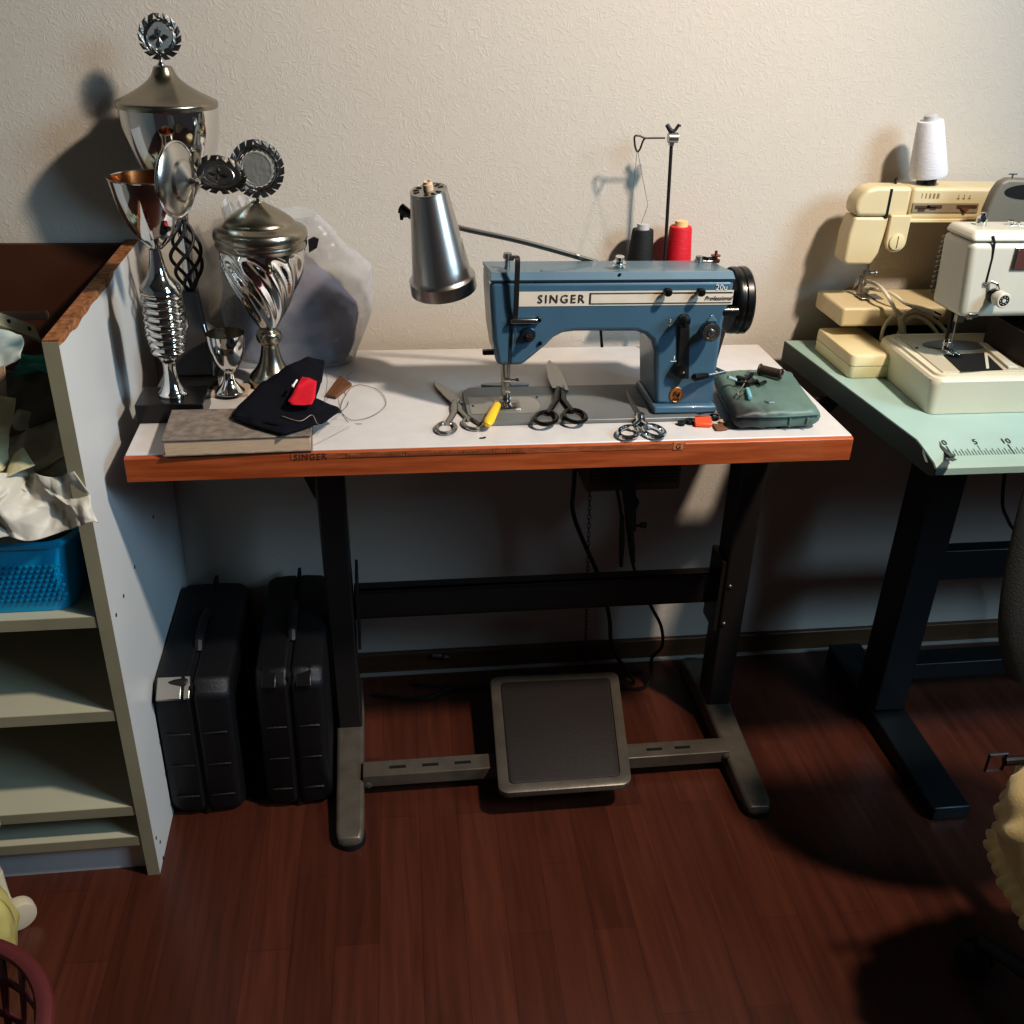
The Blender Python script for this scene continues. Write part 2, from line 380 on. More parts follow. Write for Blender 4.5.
# ================================================================ shelf unit on the left
SX, SY, SH = -.041, -.519, .927
sh = thing('shelf_unit', 'white open shelf unit with chipped chipboard top edge, left of the work table', 'shelf', (-.4, -.27, 0))
panel = obj('side_panel', MB().box2((SX-.019, SY, 0), (SX, -.004, SH-.001)), 'shelf_white', sh)
obj('edge_band', MB().box2((SX-.0192, SY-.0012, 0), (SX+.0002, SY, SH-.001)), 'shelf_edge', panel)
def chip():
    n = 40; P = []
    mb = MB()
    for i in range(n):
        y0 = SY + (-.004-SY)*i/n; y1 = SY + (-.004-SY)*(i+1)/n
        d0 = .006+.006*max(0, noise.noise(V((y0*22, 3, 0)))+.3) if y0 < -.2 else .001; d1 = .006+.006*max(0, noise.noise(V((y1*22, 3, 0)))+.3) if y1 < -.2 else .001
        mb.faces([(SX-.0194, y0, SH-.0009), (SX-.0194, y1, SH-.0009), (SX+.0006, y1, SH-d1), (SX+.0006, y0, SH-d0), (SX-.0194, y0, SH+.0012), (SX-.0194, y1, SH+.0012), (SX+.0006, y1, SH+.0012), (SX+.0006, y0, SH+.0012)],
                 [(4, 5, 6, 7), (3, 7, 6, 2), (0, 4, 7, 3)] if i in (0,) else [(4, 5, 6, 7), (3, 7, 6, 2)])
    return mb
obj('chipped_top_edge', chip(), 'chip', panel)
dh = MB()
for px, py in ((153, 517), (134.5, 567), (123.5, 596), (116, 615), (156, 838), (160, 842), (163, 858)):
    p = at(px, py, 'x', SX); dh.cyl(p-V((.002, 0, 0)), p+V((.0006, 0, 0)), .0032, n=10)
pieces('dowel_hole', dh, 'hole', panel)
obj('side_panel', MB().box2((-.82, SY, 0), (-.80, -.004, SH-.001)), 'shelf_white', sh)
obj('back_panel', MB().box2((-.80, -.016, .05), (SX-.019, -.006, SH-.004)), 'hardboard', sh)
for z in (.518, .347, .153, .087):
    s = obj('shelf', MB().box2((-.80, SY+.002, z-.018), (SX-.0195, -.017, z)), 'shelf_top', sh)
    obj('edge_band', MB().box2((-.80, SY+.0005, z-.0185), (SX-.0196, SY+.002, z)), 'shelf_edge', s)
obj('plinth', MB().box2((-.80, SY+.02, .0), (SX-.0195, SY+.035, .068)), 'shelf_white', sh)

# turquoise basket
def rrect(cx, cy, w, d, r, z, n=6):
    P = []
    for (sx, sy, a0) in ((1, 1, 0), (-1, 1, PI/2), (-1, -1, PI), (1, -1, 3*PI/2)):
        for k in range(n+1):
            a = a0 + PI/2*k/n; P.append(V((cx+sx*(w/2-r)+r*math.cos(a), cy+sy*(d/2-r)+r*math.sin(a), z)))
    return P
def loft(mb, rings, cap0=True, cap1=False):
    R = [[mb.bm.verts.new(p) for p in r] for r in rings]; n = len(R[0])
    for A, B in zip(R, R[1:]):
        for i in range(n): mb.bm.faces.new([A[i], A[(i+1) % n], B[(i+1) % n], B[i]])
    if cap0: mb.bm.faces.new(R[0][::-1])
    if cap1: mb.bm.faces.new(R[-1])
    return mb
bk = thing('storage_basket', 'turquoise plastic basket with small perforations on the top shelf', 'basket', (-.225, -.37, .518))
z0 = .519
obj('body', loft(MB(), [rrect(-.225, -.37, .26, .255, .03, z0), rrect(-.225, -.37, .275, .27, .035, z0+.05), rrect(-.225, -.37, .29, .284, .035, z0+.115), rrect(-.225, -.37, .286, .28, .034, z0+.115), rrect(-.225, -.37, .27, .265, .033, z0+.05), rrect(-.225, -.37, .25, .245, .03, z0+.004)], True, True), 'turq', bk, smooth=60)
obj('rim', loft(MB(), [rrect(-.225, -.37, .298, .292, .038, z0+.112), rrect(-.225, -.37, .302, .296, .038, z0+.118), rrect(-.225, -.37, .286, .28, .034, z0+.120), rrect(-.225, -.37, .286, .28, .034, z0+.112)], False), 'turq', bk)
pf = MB()
for r in range(8):
    for cc in range(30):
        x = -.35+cc*.0085+(r % 2)*.004; z = z0+.022+r*.0085; y = -.37-.1275-.0075*(z-z0)/.05*1.0+ (-.0008)
        pf.box((x, y-.0003, z), (.0035, .003, .0028))
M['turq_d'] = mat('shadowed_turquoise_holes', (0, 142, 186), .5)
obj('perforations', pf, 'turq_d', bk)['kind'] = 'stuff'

# the heap on the top shelf
def A3(px, py, y): return at(px, py, 'y', y)
def slab(name, label, cat, m, cs, **k):
    return tag(obj(name, sheet(cs, k.get('nu', 24), k.get('nv', 24), k.get('amp', .012), k.get('fs', 22), k.get('seed', 1), k.get('ridge', .5), sag=k.get('sag', 0)), m, solid=.0012, smooth=26 if m == 'film' else 50), label, cat)
lx = -.30
w = slab('plastic_sheet', 'crumpled translucent white plastic sheet hanging over the turquoise basket', 'plastic sheet', 'film', [A3(-45, 545, -.545), A3(93, 524, -.542), A3(80, 470, -.50), A3(-45, 478, -.50)], nu=110, nv=60, amp=.034, fs=24, seed=3, ridge=.75)
w2 = slab('plastic_bag', 'open white plastic bag with pale rim, on the heap above the white plastic sheet', 'bag', 'film', [A3(-45, 500, -.50), A3(74, 488, -.50), A3(69, 450, -.45), A3(-45, 470, -.45)], nu=90, nv=50, amp=.030, fs=22, seed=8, ridge=.7)
slab('folded_fabric', 'grey green cloth with a small dark spot lying just inside the shelf edge', 'fabric', 'grey_cloth', [A3(-10, 486, -.46), A3(66, 458, -.46), A3(56, 398, -.34), A3(20, 405, -.34)], nu=34, nv=28, amp=.016, fs=14, seed=12)
slab('folded_fabric', 'dark olive cloth in the shade under the teal cloth', 'fabric', 'dark_cloth', [A3(2, 440, -.40), A3(62, 415, -.38), A3(50, 366, -.30), A3(5, 372, -.30)], nu=30, nv=28, amp=.012, fs=15, seed=14)
slab('folded_fabric', 'creased cream cloth hanging at the left end of the heap', 'fabric', 'cream_cloth', [A3(-45, 485, -.50), A3(8, 468, -.49), A3(14, 400, -.42), A3(-45, 385, -.42)], nu=34, nv=34, amp=.02, fs=16, seed=15)
slab('fabric_scrap', 'narrow bright cream strip folded below the grey green cloth', 'fabric', 'cream_cloth', [A3(4, 478, -.51), A3(36, 466, -.50), A3(24, 450, -.47), A3(14, 455, -.47)], nu=14, nv=12, amp=.006, fs=26, seed=17)
slab('fabric_scrap', 'crumpled teal cloth wedged against the shelf side', 'fabric', 'teal', [A3(12, 378, -.37), A3(49, 372, -.34), A3(44, 354, -.28), A3(22, 357, -.30)], nu=24, nv=18, amp=.012, fs=20, seed=18)
slab('patterned_cloth', 'pale blue and white patterned cloth near the teal cloth', 'cloth', 'pale_blue_cloth', [A3(-35, 372, -.39), A3(24, 362, -.38), A3(20, 334, -.31), A3(-35, 328, -.31)], nu=30, nv=24, amp=.014, fs=20, seed=20)
slab('knitted_cloth', 'beige knitted strip below the pale blue cloth', 'cloth', 'beads', [A3(-2, 428, -.44), A3(10, 420, -.43), A3(4, 366, -.39), A3(-14, 370, -.39)], nu=14, nv=26, amp=.006, fs=16, seed=23)
bd = thing('drilled_plank', 'grey green plank with two dark holes lying across the heap', 'plank', A3(20, 334, -.22))
p0, p1 = A3(-10, 318, -.25), A3(39, 336, -.20); dd = (p1-p0); nn = V((0, -.5, .9)); sd = dd.cross(nn).normalized()*.017
sl = obj('board', MB().hexa([p0+sd, p1+sd, p1-sd, p0-sd, p0+sd+nn*.008, p1+sd+nn*.008, p1-sd+nn*.008, p0-sd+nn*.008]), 'board', bd, bevel=.001)
hh = MB()
for t in (.4, .82): q = p0+dd*t; hh.cyl(q+nn*.007, q+nn*.0095, .0035, n=12)
pieces('screw_hole', hh, 'hole', bd)
q0, q1 = A3(-30, 317, -.10), A3(47, 315, -.10)
tb = thing('card_tube', 'dusty pink card tube lying at the back of the heap', 'tube', q0)
obj('tube', MB().cyl(q0, q1, .0075, n=20), 'pink_tube', tb)
obj('end_rim', MB().torus(q1, q1-q0, .0062, .0013, 20, 6), 'card', tb)

def mound(u, v):
    a = 2*PI*u; r = (1-v)**.8; ca, sa = math.cos(a), math.sin(a)
    q = (abs(ca)**3+abs(sa)**3)**(-1/3)
    x, y = -.225+.128*r*ca*q, -.355+.112*r*sa*q
    z = .60+.05*min(1, v*4)+.17*max(0, min(1, (y+.47)/.22))*(1-r**3)
    p = V((x, y, z)); return p+V((0, 0, crease(p, 14, 31, 6)*.022*(1-r**4)))
tag(obj('cloth_heap', MB().grid(mound, 70, 40), 'grey_cloth', smooth=50), 'bundled grey cloth filling the turquoise basket under the other fabrics', 'fabric')

# ================================================================ floor things, bottom left
def castor(mb_fork, wheel_c, r, axis):
    return MB().lathe([(r*.55, -.013), (r*.95, -.011), (r, -.007), (r, -.001), (r*.9, 0), (r, .001), (r, .007), (r*.95, .011), (r*.55, .013)], wheel_c, axis, 28)
rc = thing('rolling_trolley', 'ivory castor wheel and white post of a trolley beside the dark red basket', 'trolley', (-.26, -.62, 0))
wc = V((-.238, -.60, .0255))
obj('castor_wheel', castor(None, wc, .0255, V((.55, -.83, 0))), 'castor_white', rc)
obj('castor_fork', MB().tube([(-.262, -.585, .10), (-.262, -.585, .06), (-.256, -.59, .045), wc], [.011, .011, .009, .006], 12), 'castor_white', rc)
obj('post', MB().cyl((-.262, -.585, .09), (-.275, -.585, .62), .010, n=16), 'castor_white', rc)
obj('shelf_tray', loft(MB(), [rrect(-.50, -.70, .50, .30, .04, .155), rrect(-.50, -.70, .52, .32, .04, .185), rrect(-.50, -.70, .50, .30, .04, .185), rrect(-.50, -.70, .48, .28, .04, .162)], True, True), 'castor_white', rc)
for (x, y) in ((-.72, -.585), (-.72, -.82), (-.29, -.82)):
    obj('castor_wheel', castor(None, V((x, y, .028)), .028, V((.55, -.83, 0))), 'castor_white', rc)
    obj('castor_fork', MB().cyl((x, y, .03), (x, y, .11), .009), 'castor_white', rc)
def ybag(u, v):
    a = 2*PI*u; z = .004+.14*v; r = .05+.022*math.sin(PI*v)
    rr = r*(1+.16*nz((math.cos(a), math.sin(a), z*9), 1.4, 2)+.08*nz((math.cos(a)*3, math.sin(a)*3, z*20), 1.6, 3))
    return V((-.288+rr*math.cos(a), -.655+rr*.7*math.sin(a), z))
tag(obj('plastic_bag', MB().grid(ybag, 40, 20), 'yellow_bag', solid=.001, smooth=180), 'pale yellow plastic bag standing above the ivory castor', 'bag')
# laundry basket
LB = V((-.198, -1.0, 0))
lb = thing('laundry_basket', 'dark red slotted plastic laundry basket in the bottom left corner', 'basket', LB)
def ring(rx, ry, z, n=72): return [LB+V((rx*math.cos(2*PI*i/n), ry*math.sin(2*PI*i/n), z)) for i in range(n)]
rs = []
for z, r in ((.0, .095), (.06, .105), (.07, .107), (.115, .114), (.125, .116), (.17, .122), (.18, .124), (.225, .131), (.235, .133), (.272, .138)):
    rs.append((r, z))
mb = MB(); R = [[mb.bm.verts.new(p) for p in ring(r, r*1.0, z)] for r, z in rs]
for k in range(len(R)-1):
    slot = k in (2, 4, 6)
    slot = k in (2, 4, 6) or k == 0 and False
    for i in range(72):
        if (k in (1, 3, 5, 7)) and i % 3 != 0: pass
        if k in (2, 4, 6) and False: pass
        if (k % 2 == 0 and k > 0) and i % 3 != 0: continue
        mb.bm.faces.new([R[k][i], R[k][(i+1) % 72], R[k+1][(i+1) % 72], R[k+1][i]])
mb.bm.faces.new(R[0][::-1])
obj('body', mb, 'redplastic', lb, solid=.0025, smooth=60)
obj('rim', MB().tube(ring(.143, .143, .274), .0105, 10, True, flat=.75), 'redplastic', lb)

# ================================================================ black hard cases
def case(name, label, x0, x1, y0, y1, H, latches, seed):
    t = thing(name, label, 'case', ((x0+x1)/2, (y0+y1)/2, 0), 'black hard cases under the work table')
    xm = (x0+x1)/2; g = .003
    def half(a, b, insl, insr):
        prof = [(y0+.012, .004), (y0, .03), (y0, H-.022), (y0+.02, H), (y1-.04, H-.006), (y1-.012, H-.03), (y1, .04), (y1-.012, .004)]
        mbx = MB(); A = [mbx.bm.verts.new((a, y+(.012*insl if 0 else 0), z)) for y, z in prof]
        ym = (y0+y1)/2; zm = H/2
        def inset(k, s): return [(ym+(y-ym)*(1-s*.05), zm+(z-zm)*(1-s*.05)+0) for y, z in k]
        rings = [(a, insl), (a+(b-a)*.25, insl*.2), (a+(b-a)*.75, insr*.2), (b, insr)]
        return loft(MB(), [[V((x, y, z)) for y, z in inset(prof, s)] for x, s in rings], True, True)
    obj('shell', half(x0, xm-g, 1, 0), 'dark_case', t, bevel=.006, seg=3)
    obj('shell', half(xm+g, x1, 0, 1), 'dark_case', t, bevel=.006, seg=3)
    obj('seam', MB().box2((xm-g, y0+.006, .008), (xm+g, y1-.01, H-.008)), 'hole', t)
    rb = MB()
    for a, b in ((x0+.012, xm-.01), (xm+.01, x1-.012)):
        for z in (.05, .12, .19):
            rb.box2((a, y0-.0012, z), (b, y0+.004, z+.004))
    pieces('rib', rb, 'dark_case', t, bevel=.002)
    hd = MB().tube([(xm, y0+.11, H-.008), (xm, y0+.12, H+.004), (xm, y0+.15, H+.008), (xm, y0+.19, H+.006), (xm, y0+.22, H-.002), (xm, y0+.23, H-.014)], .008, 8)
    obj('handle', hd, 'black_matte', t)
    for (lx0, lx1, mm) in latches:
        obj('latch', MB().box2((lx0, y0-.004, H-.05), (lx1, y0+.022, H-.012)) if False else MB().hexa([V((lx0, y0-.004, H-.024)), V((lx1, y0-.004, H-.024)), V((lx1, y0+.03, H-.004)), V((lx0, y0+.03, H-.004)), V((lx0, y0-.006, H-.020)), V((lx1, y0-.006, H-.020)), V((lx1, y0+.028, H+.002)), V((lx0, y0+.028, H+.002))]), mm, t, bevel=.0015)
    return t
case('carrying_case', 'black hard case with a bright metal latch, closest to the shelf unit', -.0395, .086, -.398, -.03, .292, [(-.032, .008, 'steel'), (.012, .022, 'steel')], 1)
case('carrying_case', 'black hard case with dark latches, beside the left leg of the work table', .126, .241, -.395, -.03, .302, [(.138, .162, 'black'), (.195, .22, 'black')], 2)

# ================================================================ work table
wt = thing('work_table', 'white sewing table with orange-brown wooden edge on a dark iron stand', 'table', (.53, -.24, 0))
TY0, TY1 = -.449, -.024
top = obj('tabletop', MB().box2((-.005, TY0+.006, ZT-.030), (1.065, TY1, ZT)), 'white_lam', wt, bevel=.0015)
obj('wooden_edge', MB().prism([(-.006, y, z) for y, z in ((TY0+.006, ZT-.001), (TY0, ZT-.004), (TY0, ZT-.040), (TY0+.004, ZT-.0395), (TY0+.03, ZT-.0395), (TY0+.03, ZT-.0295), (TY0+.006, ZT-.0295))], (1.072, 0, 0)), 'wood_edge', top, bevel=.001)
obj('printed_tape', MB().box2((.222, TY0-.0006, ZT-.0115), (.80, TY0+.001, ZT-.003)), mat('worn_tape_strip', (176, 100, 60), .6, var=.4, vscale=60, aniso=(1, 1, 6)), top)
M['ruler_ink'] = mat('faded_brown_ink', (92, 52, 34), .7)
text('lettering', 'SINGER', (.226, TY0-.0008, ZT-.0115), (1, 0, 0), (0, 0, 1), .0125, 'ruler_ink', top, space=1.15)
tk = MB()
tk.box2((.292, TY0-.0010, ZT-.0108), (.56, TY0-.0004, ZT-.0102))
for i in range(60): tk.box2((.30+.0042*i, TY0-.001, ZT-.010), (.3006+.0042*i, TY0-.0004, ZT-.007 if i % 5 else ZT-.0045))
obj('tape_marks', tk, 'ruler_ink', top)['kind'] = 'stuff'
obj('tape_end', MB().box2((.782, TY0-.001, ZT-.013), (.797, TY0+.001, ZT-.001)), mat('pale_tape_end', (196, 124, 80), .6), top)
text('lettering', 'G', (.785, TY0-.0013, ZT-.0115), (1, 0, 0), (0, 0, 1), .012, 'ruler_ink', top)
pieces('stand_head_plate', MB().box2((.20, -.40, ZT-.036), (.32, -.07, ZT-.0305)).box2((.95, -.40, ZT-.036), (1.05, -.07, ZT-.0305)), 'iron', wt)
for (lx0, lx1, gx, xt0, xt1) in ((.25, .296, -1, .236, .284), (.985, 1.031, 1, .981, 1.03)):
    obj('leg', MB().hexa([V((lx0, -.24, .045)), V((lx1, -.24, .045)), V((lx1, -.18, .045)), V((lx0, -.18, .045)), V((xt0, -.24, .70)), V((xt1, -.24, .70)), V((xt1, -.18, .70)), V((xt0, -.18, .70))]), 'iron', wt, bevel=.004)
    ex = (xt0 if gx < 0 else xt1); 
    obj('gusset', MB().prism([(ex, -.215, .70), (ex+gx*(.064 if gx < 0 else .13), -.215, .70), (ex, -.215, .535)], (0, .012, 0)), 'iron', wt)
    fx = (lx0+lx1)/2; ft = MB()
    rr = []
    for (y, w_, zt, zb) in ((-.50, .012, .018, 0), (-.495, .020, .024, 0), (-.48, .024, .028, 0), (-.40, .025, .036, 0.004), (-.25, .026, .050, .012), (-.21, .027, .055, .015), (-.14, .026, .048, .01), (-.07, .024, .034, 0.002), (-.052, .018, .028, 0), (-.046, .01, .02, 0)):
        rr.append([V((fx-w_, y, zb)), V((fx+w_, y, zb)), V((fx+w_, y, zt-.004)), V((fx+w_-.005, y, zt)), V((fx-w_+.005, y, zt)), V((fx-w_, y, zt-.004))])
    f = obj('foot', loft(ft, rr, True, True), 'foot_paint', wt, bevel=.002)
    pieces('rubber_pad', MB().cyl((fx, -.477, 0), (fx, -.477, .012), .027).cyl((fx, -.067, 0), (fx, -.067, .012), .025), 'black_matte', f)
def bolts(pts, axis=(0, -1, 0), r=.004):
    mb = MB()
    for p in pts: mb.lathe([(r, 0), (r, .002), (r*.6, .0035)], p, axis, 12)
    return mb
br = obj('cross_brace', MB().box2((.292, -.205, .277), (.990, -.195, .338)).box2((.292, -.205, .330), (.990, -.175, .338)).box2((.292, -.205, .277), (.990, -.175, .283)), 'iron', wt, bevel=.001)
obj('brace_bracket', MB().box2((.296, -.235, .23), (.301, -.17, .385)), 'iron', wt)
obj('brace_bracket', MB().box2((.975, -.235, .23), (.985, -.17, .385)), 'iron', wt)
pieces('bolt', bolts([(.993, -.2405, .335), (.992, -.2405, .25)]), 'screw', wt)
rl = obj('foot_rail', MB().box2((.296, -.375, .022), (.988, -.335, .049)), 'foot_paint', wt, bevel=.002)
sb = MB()
for x in (.345, .405, .465, .83, .885): sb.box2((x, -.359, .0487), (x+.03, -.352, .0496))
pieces('slot', sb, 'hole', rl)
pieces('bolt', bolts([(.305, -.377, .03), (.982, -.377, .04)], r=.007), 'foot_paint', rl)
# treadle pedal
tp = thing('foot_treadle', 'rectangular foot pedal with dark ribbed pad under the work table', 'pedal', (.67, -.27, .0))
P = [at(499, 793, 'z', .070), at(632, 783, 'z', .070), at(618, 671, 'z', .088), at(490, 676, 'z', .088)]
P[1].y = P[0].y; 
cc = sum(P, V((0, 0, 0)))/4; nrm = (P[1]-P[0]).cross(P[3]-P[0]).normalized()
def rr4(P, inset, r, off, n=5):
    c = sum(P, V((0, 0, 0)))/4; out = []
    Q = []
    for k in range(4):
        a, b, d = P[k], P[(k+1) % 4], P[k-1]; Q.append(a+((b-a).normalized()+(d-a).normalized())*inset)
    for k in range(4):
        a, b, d = Q[k], Q[(k+1) % 4], Q[k-1]; u, v = (d-a).normalized(), (b-a).normalized()
        for i in range(n+1):
            t = PI/2*i/n; out.append(a + (u+v)*r - u*r*math.sin(t) - v*r*math.cos(t) + nrm*off)
    # order: from d side to b side
    res = []
    for k in range(4):
        seg = out[k*(n+1):(k+1)*(n+1)]; res += seg[::-1]
    return out if True else res
o1 = rr4(P, 0, .018, 0)
obj('pedal_frame', loft(MB(), [rr4(P, .002, .018, -.016), rr4(P, 0, .018, -.012), rr4(P, 0, .018, -.002), rr4(P, .003, .018, 0), rr4(P, .019, .010, 0), rr4(P, .020, .010, -.003)], True, True), 'foot_paint', tp)
obj('rubber_pad', loft(MB(), [rr4(P, .0205, .010, -.004), rr4(P, .0205, .010, -.0005), rr4(P, .023, .010, .0005)], True, True), 'rubber', tp)
obj('pivot_bracket', MB().cyl((.57, -.22, .03), (.79, -.22, .03), .007).box2((.60, -.23, .0), (.615, -.21, .062)).box2((.74, -.23, .0), (.755, -.21, .062)), 'iron', tp)

# under the table: motor housing, knee lever, chain, cables
mh = thing('motor_housing', 'brown metal mesh cover hanging under the back of the work table', 'motor', (.80, -.16, .70))
obj('housing', MB().box2((.712, -.195, .520), (.888, -.10, .70)), 'meshplate', mh, bevel=.006)
hm = MB()
for i in range(24):
    for j in range(14):
        hm.cyl((.72+i*.0068+(j % 2)*.0034, -.1965, .540+j*.0068), (.72+i*.0068+(j % 2)*.0034, -.1948, .540+j*.0068), .0022, n=6)
obj('mesh_holes', hm, 'hole', mh)['kind'] = 'stuff'
obj('knob', MB().lathe([(.012, 0), (.012, .01), (.008, .014)], (.762, -.1965, .60), (0, -1, 0)), 'iron', mh)
kl = thing('knee_lever', 'black knee lever bracket with side knob hanging under the work table', 'lever', (.79, -.22, .70))
def U(px, py, y=-.23): return at(px, py, 'y', y)
obj('bracket', MB().tube([U(628, 440), U(628, 480), U(630, 505), U(631, 530)], [.016, .014, .011, .009], 10), 'black_matte', kl)
obj('arm', MB().tube([U(617, 490), U(620, 505), U(622, 520)], .003, 8), 'black_matte', kl)
obj('pad', MB().tube([U(622, 516), U(622, 540), U(621, 566)], [.0055, .0075, .005], 10, flat=.7), 'black_matte', kl)
obj('pad', MB().tube([U(630, 512), U(632, 545), U(633, 562)], [.006, .0075, .006], 10, flat=.7), 'black_matte', kl)
obj('rod', MB().tube([U(633, 560), U(634.5, 574)], .0018, 6), 'iron', kl)
obj('knob', MB().cyl(U(632, 526), U(645, 525), .0025).cyl(U(641, 525), U(646, 525), .0055), 'black_matte', kl)
obj('clamp', MB().prism([U(628, 494, -.24), U(640, 502, -.24), U(636, 512, -.24), U(626, 508, -.24)], (0, .02, 0)), 'black_matte', kl, bevel=.002)
ch = MB(); c0, c1 = at(588, 470, 'y', -.26), at(585, 664, 'y', -.12); c0.z = .698
nl = 58
for i in range(nl):
    t = (i+.5)/nl; p = c0.lerp(c1, t); ax = V((1, 0, 0)) if i % 2 else V((0, 1, 0)); dn = (c1-c0).normalized()
    L = (c1-c0).length/nl*.68; s_ = ax.cross(dn).normalized()
    ch.tube([p+dn*L*math.cos(a)+s_*.0028*math.sin(a) for a in [2*PI*k/10 for k in range(10)]], .0008, 5, True)
tag(obj('treadle_chain', ch, 'chain'), 'thin link chain hanging from the table toward the pedal', 'chain')
def spl(pts, k=8):
    P = [pts[0]]+list(pts)+[pts[-1]]; out = []
    for i in range(1, len(P)-2):
        p0, p1, p2, p3 = map(V, P[i-1:i+3])
        for j in range(k):
            t = j/k; out.append(.5*((2*p1)+(-p0+p2)*t+(2*p0-5*p1+4*p2-p3)*t*t+(-p0+3*p1-3*p2+p3)*t**3))
    out.append(V(pts[-1])); return out
def tube_spl(pts, r, k=8, n=8, **kw): return MB().tube(spl(pts, k), r, n, **kw)
tag(obj('power_cable', tube_spl([V((.70, -.15, .70)), at(574, 482, 'y', -.15), at(573, 512, 'y', -.14), at(585, 545, 'y', -.13), at(598, 575, 'y', -.12), at(609, 615, 'y', -.10), at(613, 650, 'y', -.08), V((.87, -.10, .006)), V((.80, -.09, .005))], .0042), 'cable'), 'thick black cable looping down behind the brace, left of the knee lever', 'cable')
tag(obj('power_cable', tube_spl([V((.80, -.13, .518)), at(632, 560, 'y', -.12), at(650, 604, 'y', -.12), at(661, 626, 'y', -.11), at(662, 646, 'y', -.10), at(652, 658, 'y', -.09), V((.88, -.12, .006)), V((.70, -.07, .006)), V((.52, -.08, .006)), V((.40, -.06, .006))], .0034), 'cable'), 'thinner black cable curving to the floor right of the chain', 'cable')
tag(obj('power_cable', tube_spl([V((.32, -.09, .006)), V((.42, -.11, .006)), V((.50, -.075, .006)), V((.60, -.09, .012)), V((.68, -.05, .012)), V((.76, -.08, .006)), V((.90, -.06, .006))], .004), 'cable'), 'black cable lying along the baseboard behind the pedal', 'cable')
tag(obj('cord_clip', MB().box((at(437, 656, 'y', -.02)), (.022, .01, .006)).box((at(446, 657, 'y', -.02)), (.012, .012, .008)), 'steel', bevel=.001), 'small metal clip on top of the baseboard behind the brace', 'clip')

# ================================================================ things on the work table, left
def lathe_px(name, cxt, cxb, py, rows, m, parent, base_z=None, n=48, dens=4, flute=None, **k):
    b, pr = profile_px(cxt, cxb, py, rows, base_z); top_ = at(cxt, rows[-1][0], 'y', py)
    if dens: pr = densify(pr, dens)
    return obj(name, MB().lathe(pr, b, n=n, flute=flute, ref=(0, 1, 0)), m, parent, smooth=50, **k)
def leaf(mb, c, dr, nrm, L, W):
    dr = V(dr).normalized(); nrm = V(nrm).normalized(); sd = dr.cross(nrm)
    mb.faces([c-dr*L*.5, c+sd*W*.5+nrm*.0008, c+dr*L*.5+nrm*.002, c-sd*W*.5+nrm*.0008, c+nrm*.003, c-nrm*.0012],
             [(0, 1, 4), (1, 2, 4), (2, 3, 4), (3, 0, 4), (1, 0, 5), (2, 1, 5), (3, 2, 5), (0, 3, 5)])
def wreath(mb, c, nrm, up, R, L, W, n, rows=2, sy=1):
    nrm = V(nrm).normalized(); up = V(up).normalized(); sd = up.cross(nrm).normalized(); up = nrm.cross(sd)
    for r in range(rows):
        for i in range(n):
            a = 2*PI*(i+.5*r)/n + .1; q = V(c)+(sd*math.cos(a)+up*math.sin(a)*sy)*(R+(.0035*(r*2-1) if rows > 1 else 0))
            tang = (-sd*math.sin(a)+up*math.cos(a)*sy)*(1 if math.cos(a) > 0 else -1); rad = (sd*math.cos(a)+up*math.sin(a))
            leaf(mb, q+nrm*.001*(r-.5), tang+rad*(.55 if r else -.4), nrm, L, W)
def lobes(mb, c, nrm, up, R):
    nrm = V(nrm).normalized(); up = V(up).normalized(); sd = up.cross(nrm).normalized()
    for k in range(4):
        a = PI/2*k; d_ = sd*math.cos(a)+up*math.sin(a); leaf(mb, V(c)+d_*R*.48+nrm*.0008, d_, nrm, R*.92, R*.5)
TRO = 'silver trophy cups on the left of the work table'
# big lidded cup at the back
YA = -.088
bA = at(169, 106, 'y', YA); bA.z = ZT
ta = thing('trophy', 'tallest silver trophy with cone lid and laurel wreath finial, behind the other cups', 'trophy', (bA.x, YA, ZT), TRO)
obj('plinth', MB().box((bA.x, YA, ZT+.028), (.07, .068, .055)), 'marble', ta, bevel=.002)
pa = at(168, 170, 'y', YA); mA = scl(pa)
lathe_px('cup', 169, 196, YA, [(335, 22), (328, 20), (315, 9), (270, 6), (235, 6), (212, 7), (204, 12), (196, 16), (186, 24), (170, 34), (150, 42), (130, 46.5), (112, 48), (106, 48)], 'chrome', ta, base_z=ZT+.055)
lathe_px('lid', 161, 169, YA, [(107, 49), (104, 49.5), (101, 49), (98, 44), (92, 33), (84, 21), (76, 13), (68, 9.5), (66, 8), (65, 3)], 'old_silver', ta)
f0 = at(162, 66, 'y', YA); f1 = at(160, 54, 'y', YA); fc = at(160, 37, 'y', YA)
lathe_px('finial_stem', 160.5, 161, YA, [(68, 5), (64, 4), (61, 2), (57, 1.8), (54, 4)], 'chrome', ta)
CN = (CAM['loc']-fc).normalized(); CN = V((-.12, -.97, .12)).normalized()
fl = MB(); wreath(fl, fc, CN, (0, 0, 1), 15.5*mA, .017, .0085, 15, 2)
obj('laurel_wreath', fl, 'emblem', ta)
em = MB(); up_ = V((0, 0, 1)); sd_ = up_.cross(CN)
em.prism([fc+(sd_*x+up_*y)*mA-CN*.001 for x, y in [(12*math.cos(a)*(.86+.14*abs(math.cos(2*a))), 13*math.sin(a)*(.86+.14*abs(math.cos(2*a)))) for a in [2*PI*k/24 for k in range(24)]]], CN*.0025)
obj('emblem_disc', em, mat('bright_pewter', (160, 168, 170), .45, metal=.4, bump=.3, bscale=300), ta)
em2 = MB(); lobes(em2, fc+CN*.002, CN, up_, 10*mA); obj('emblem_relief', em2, 'emblem', ta)

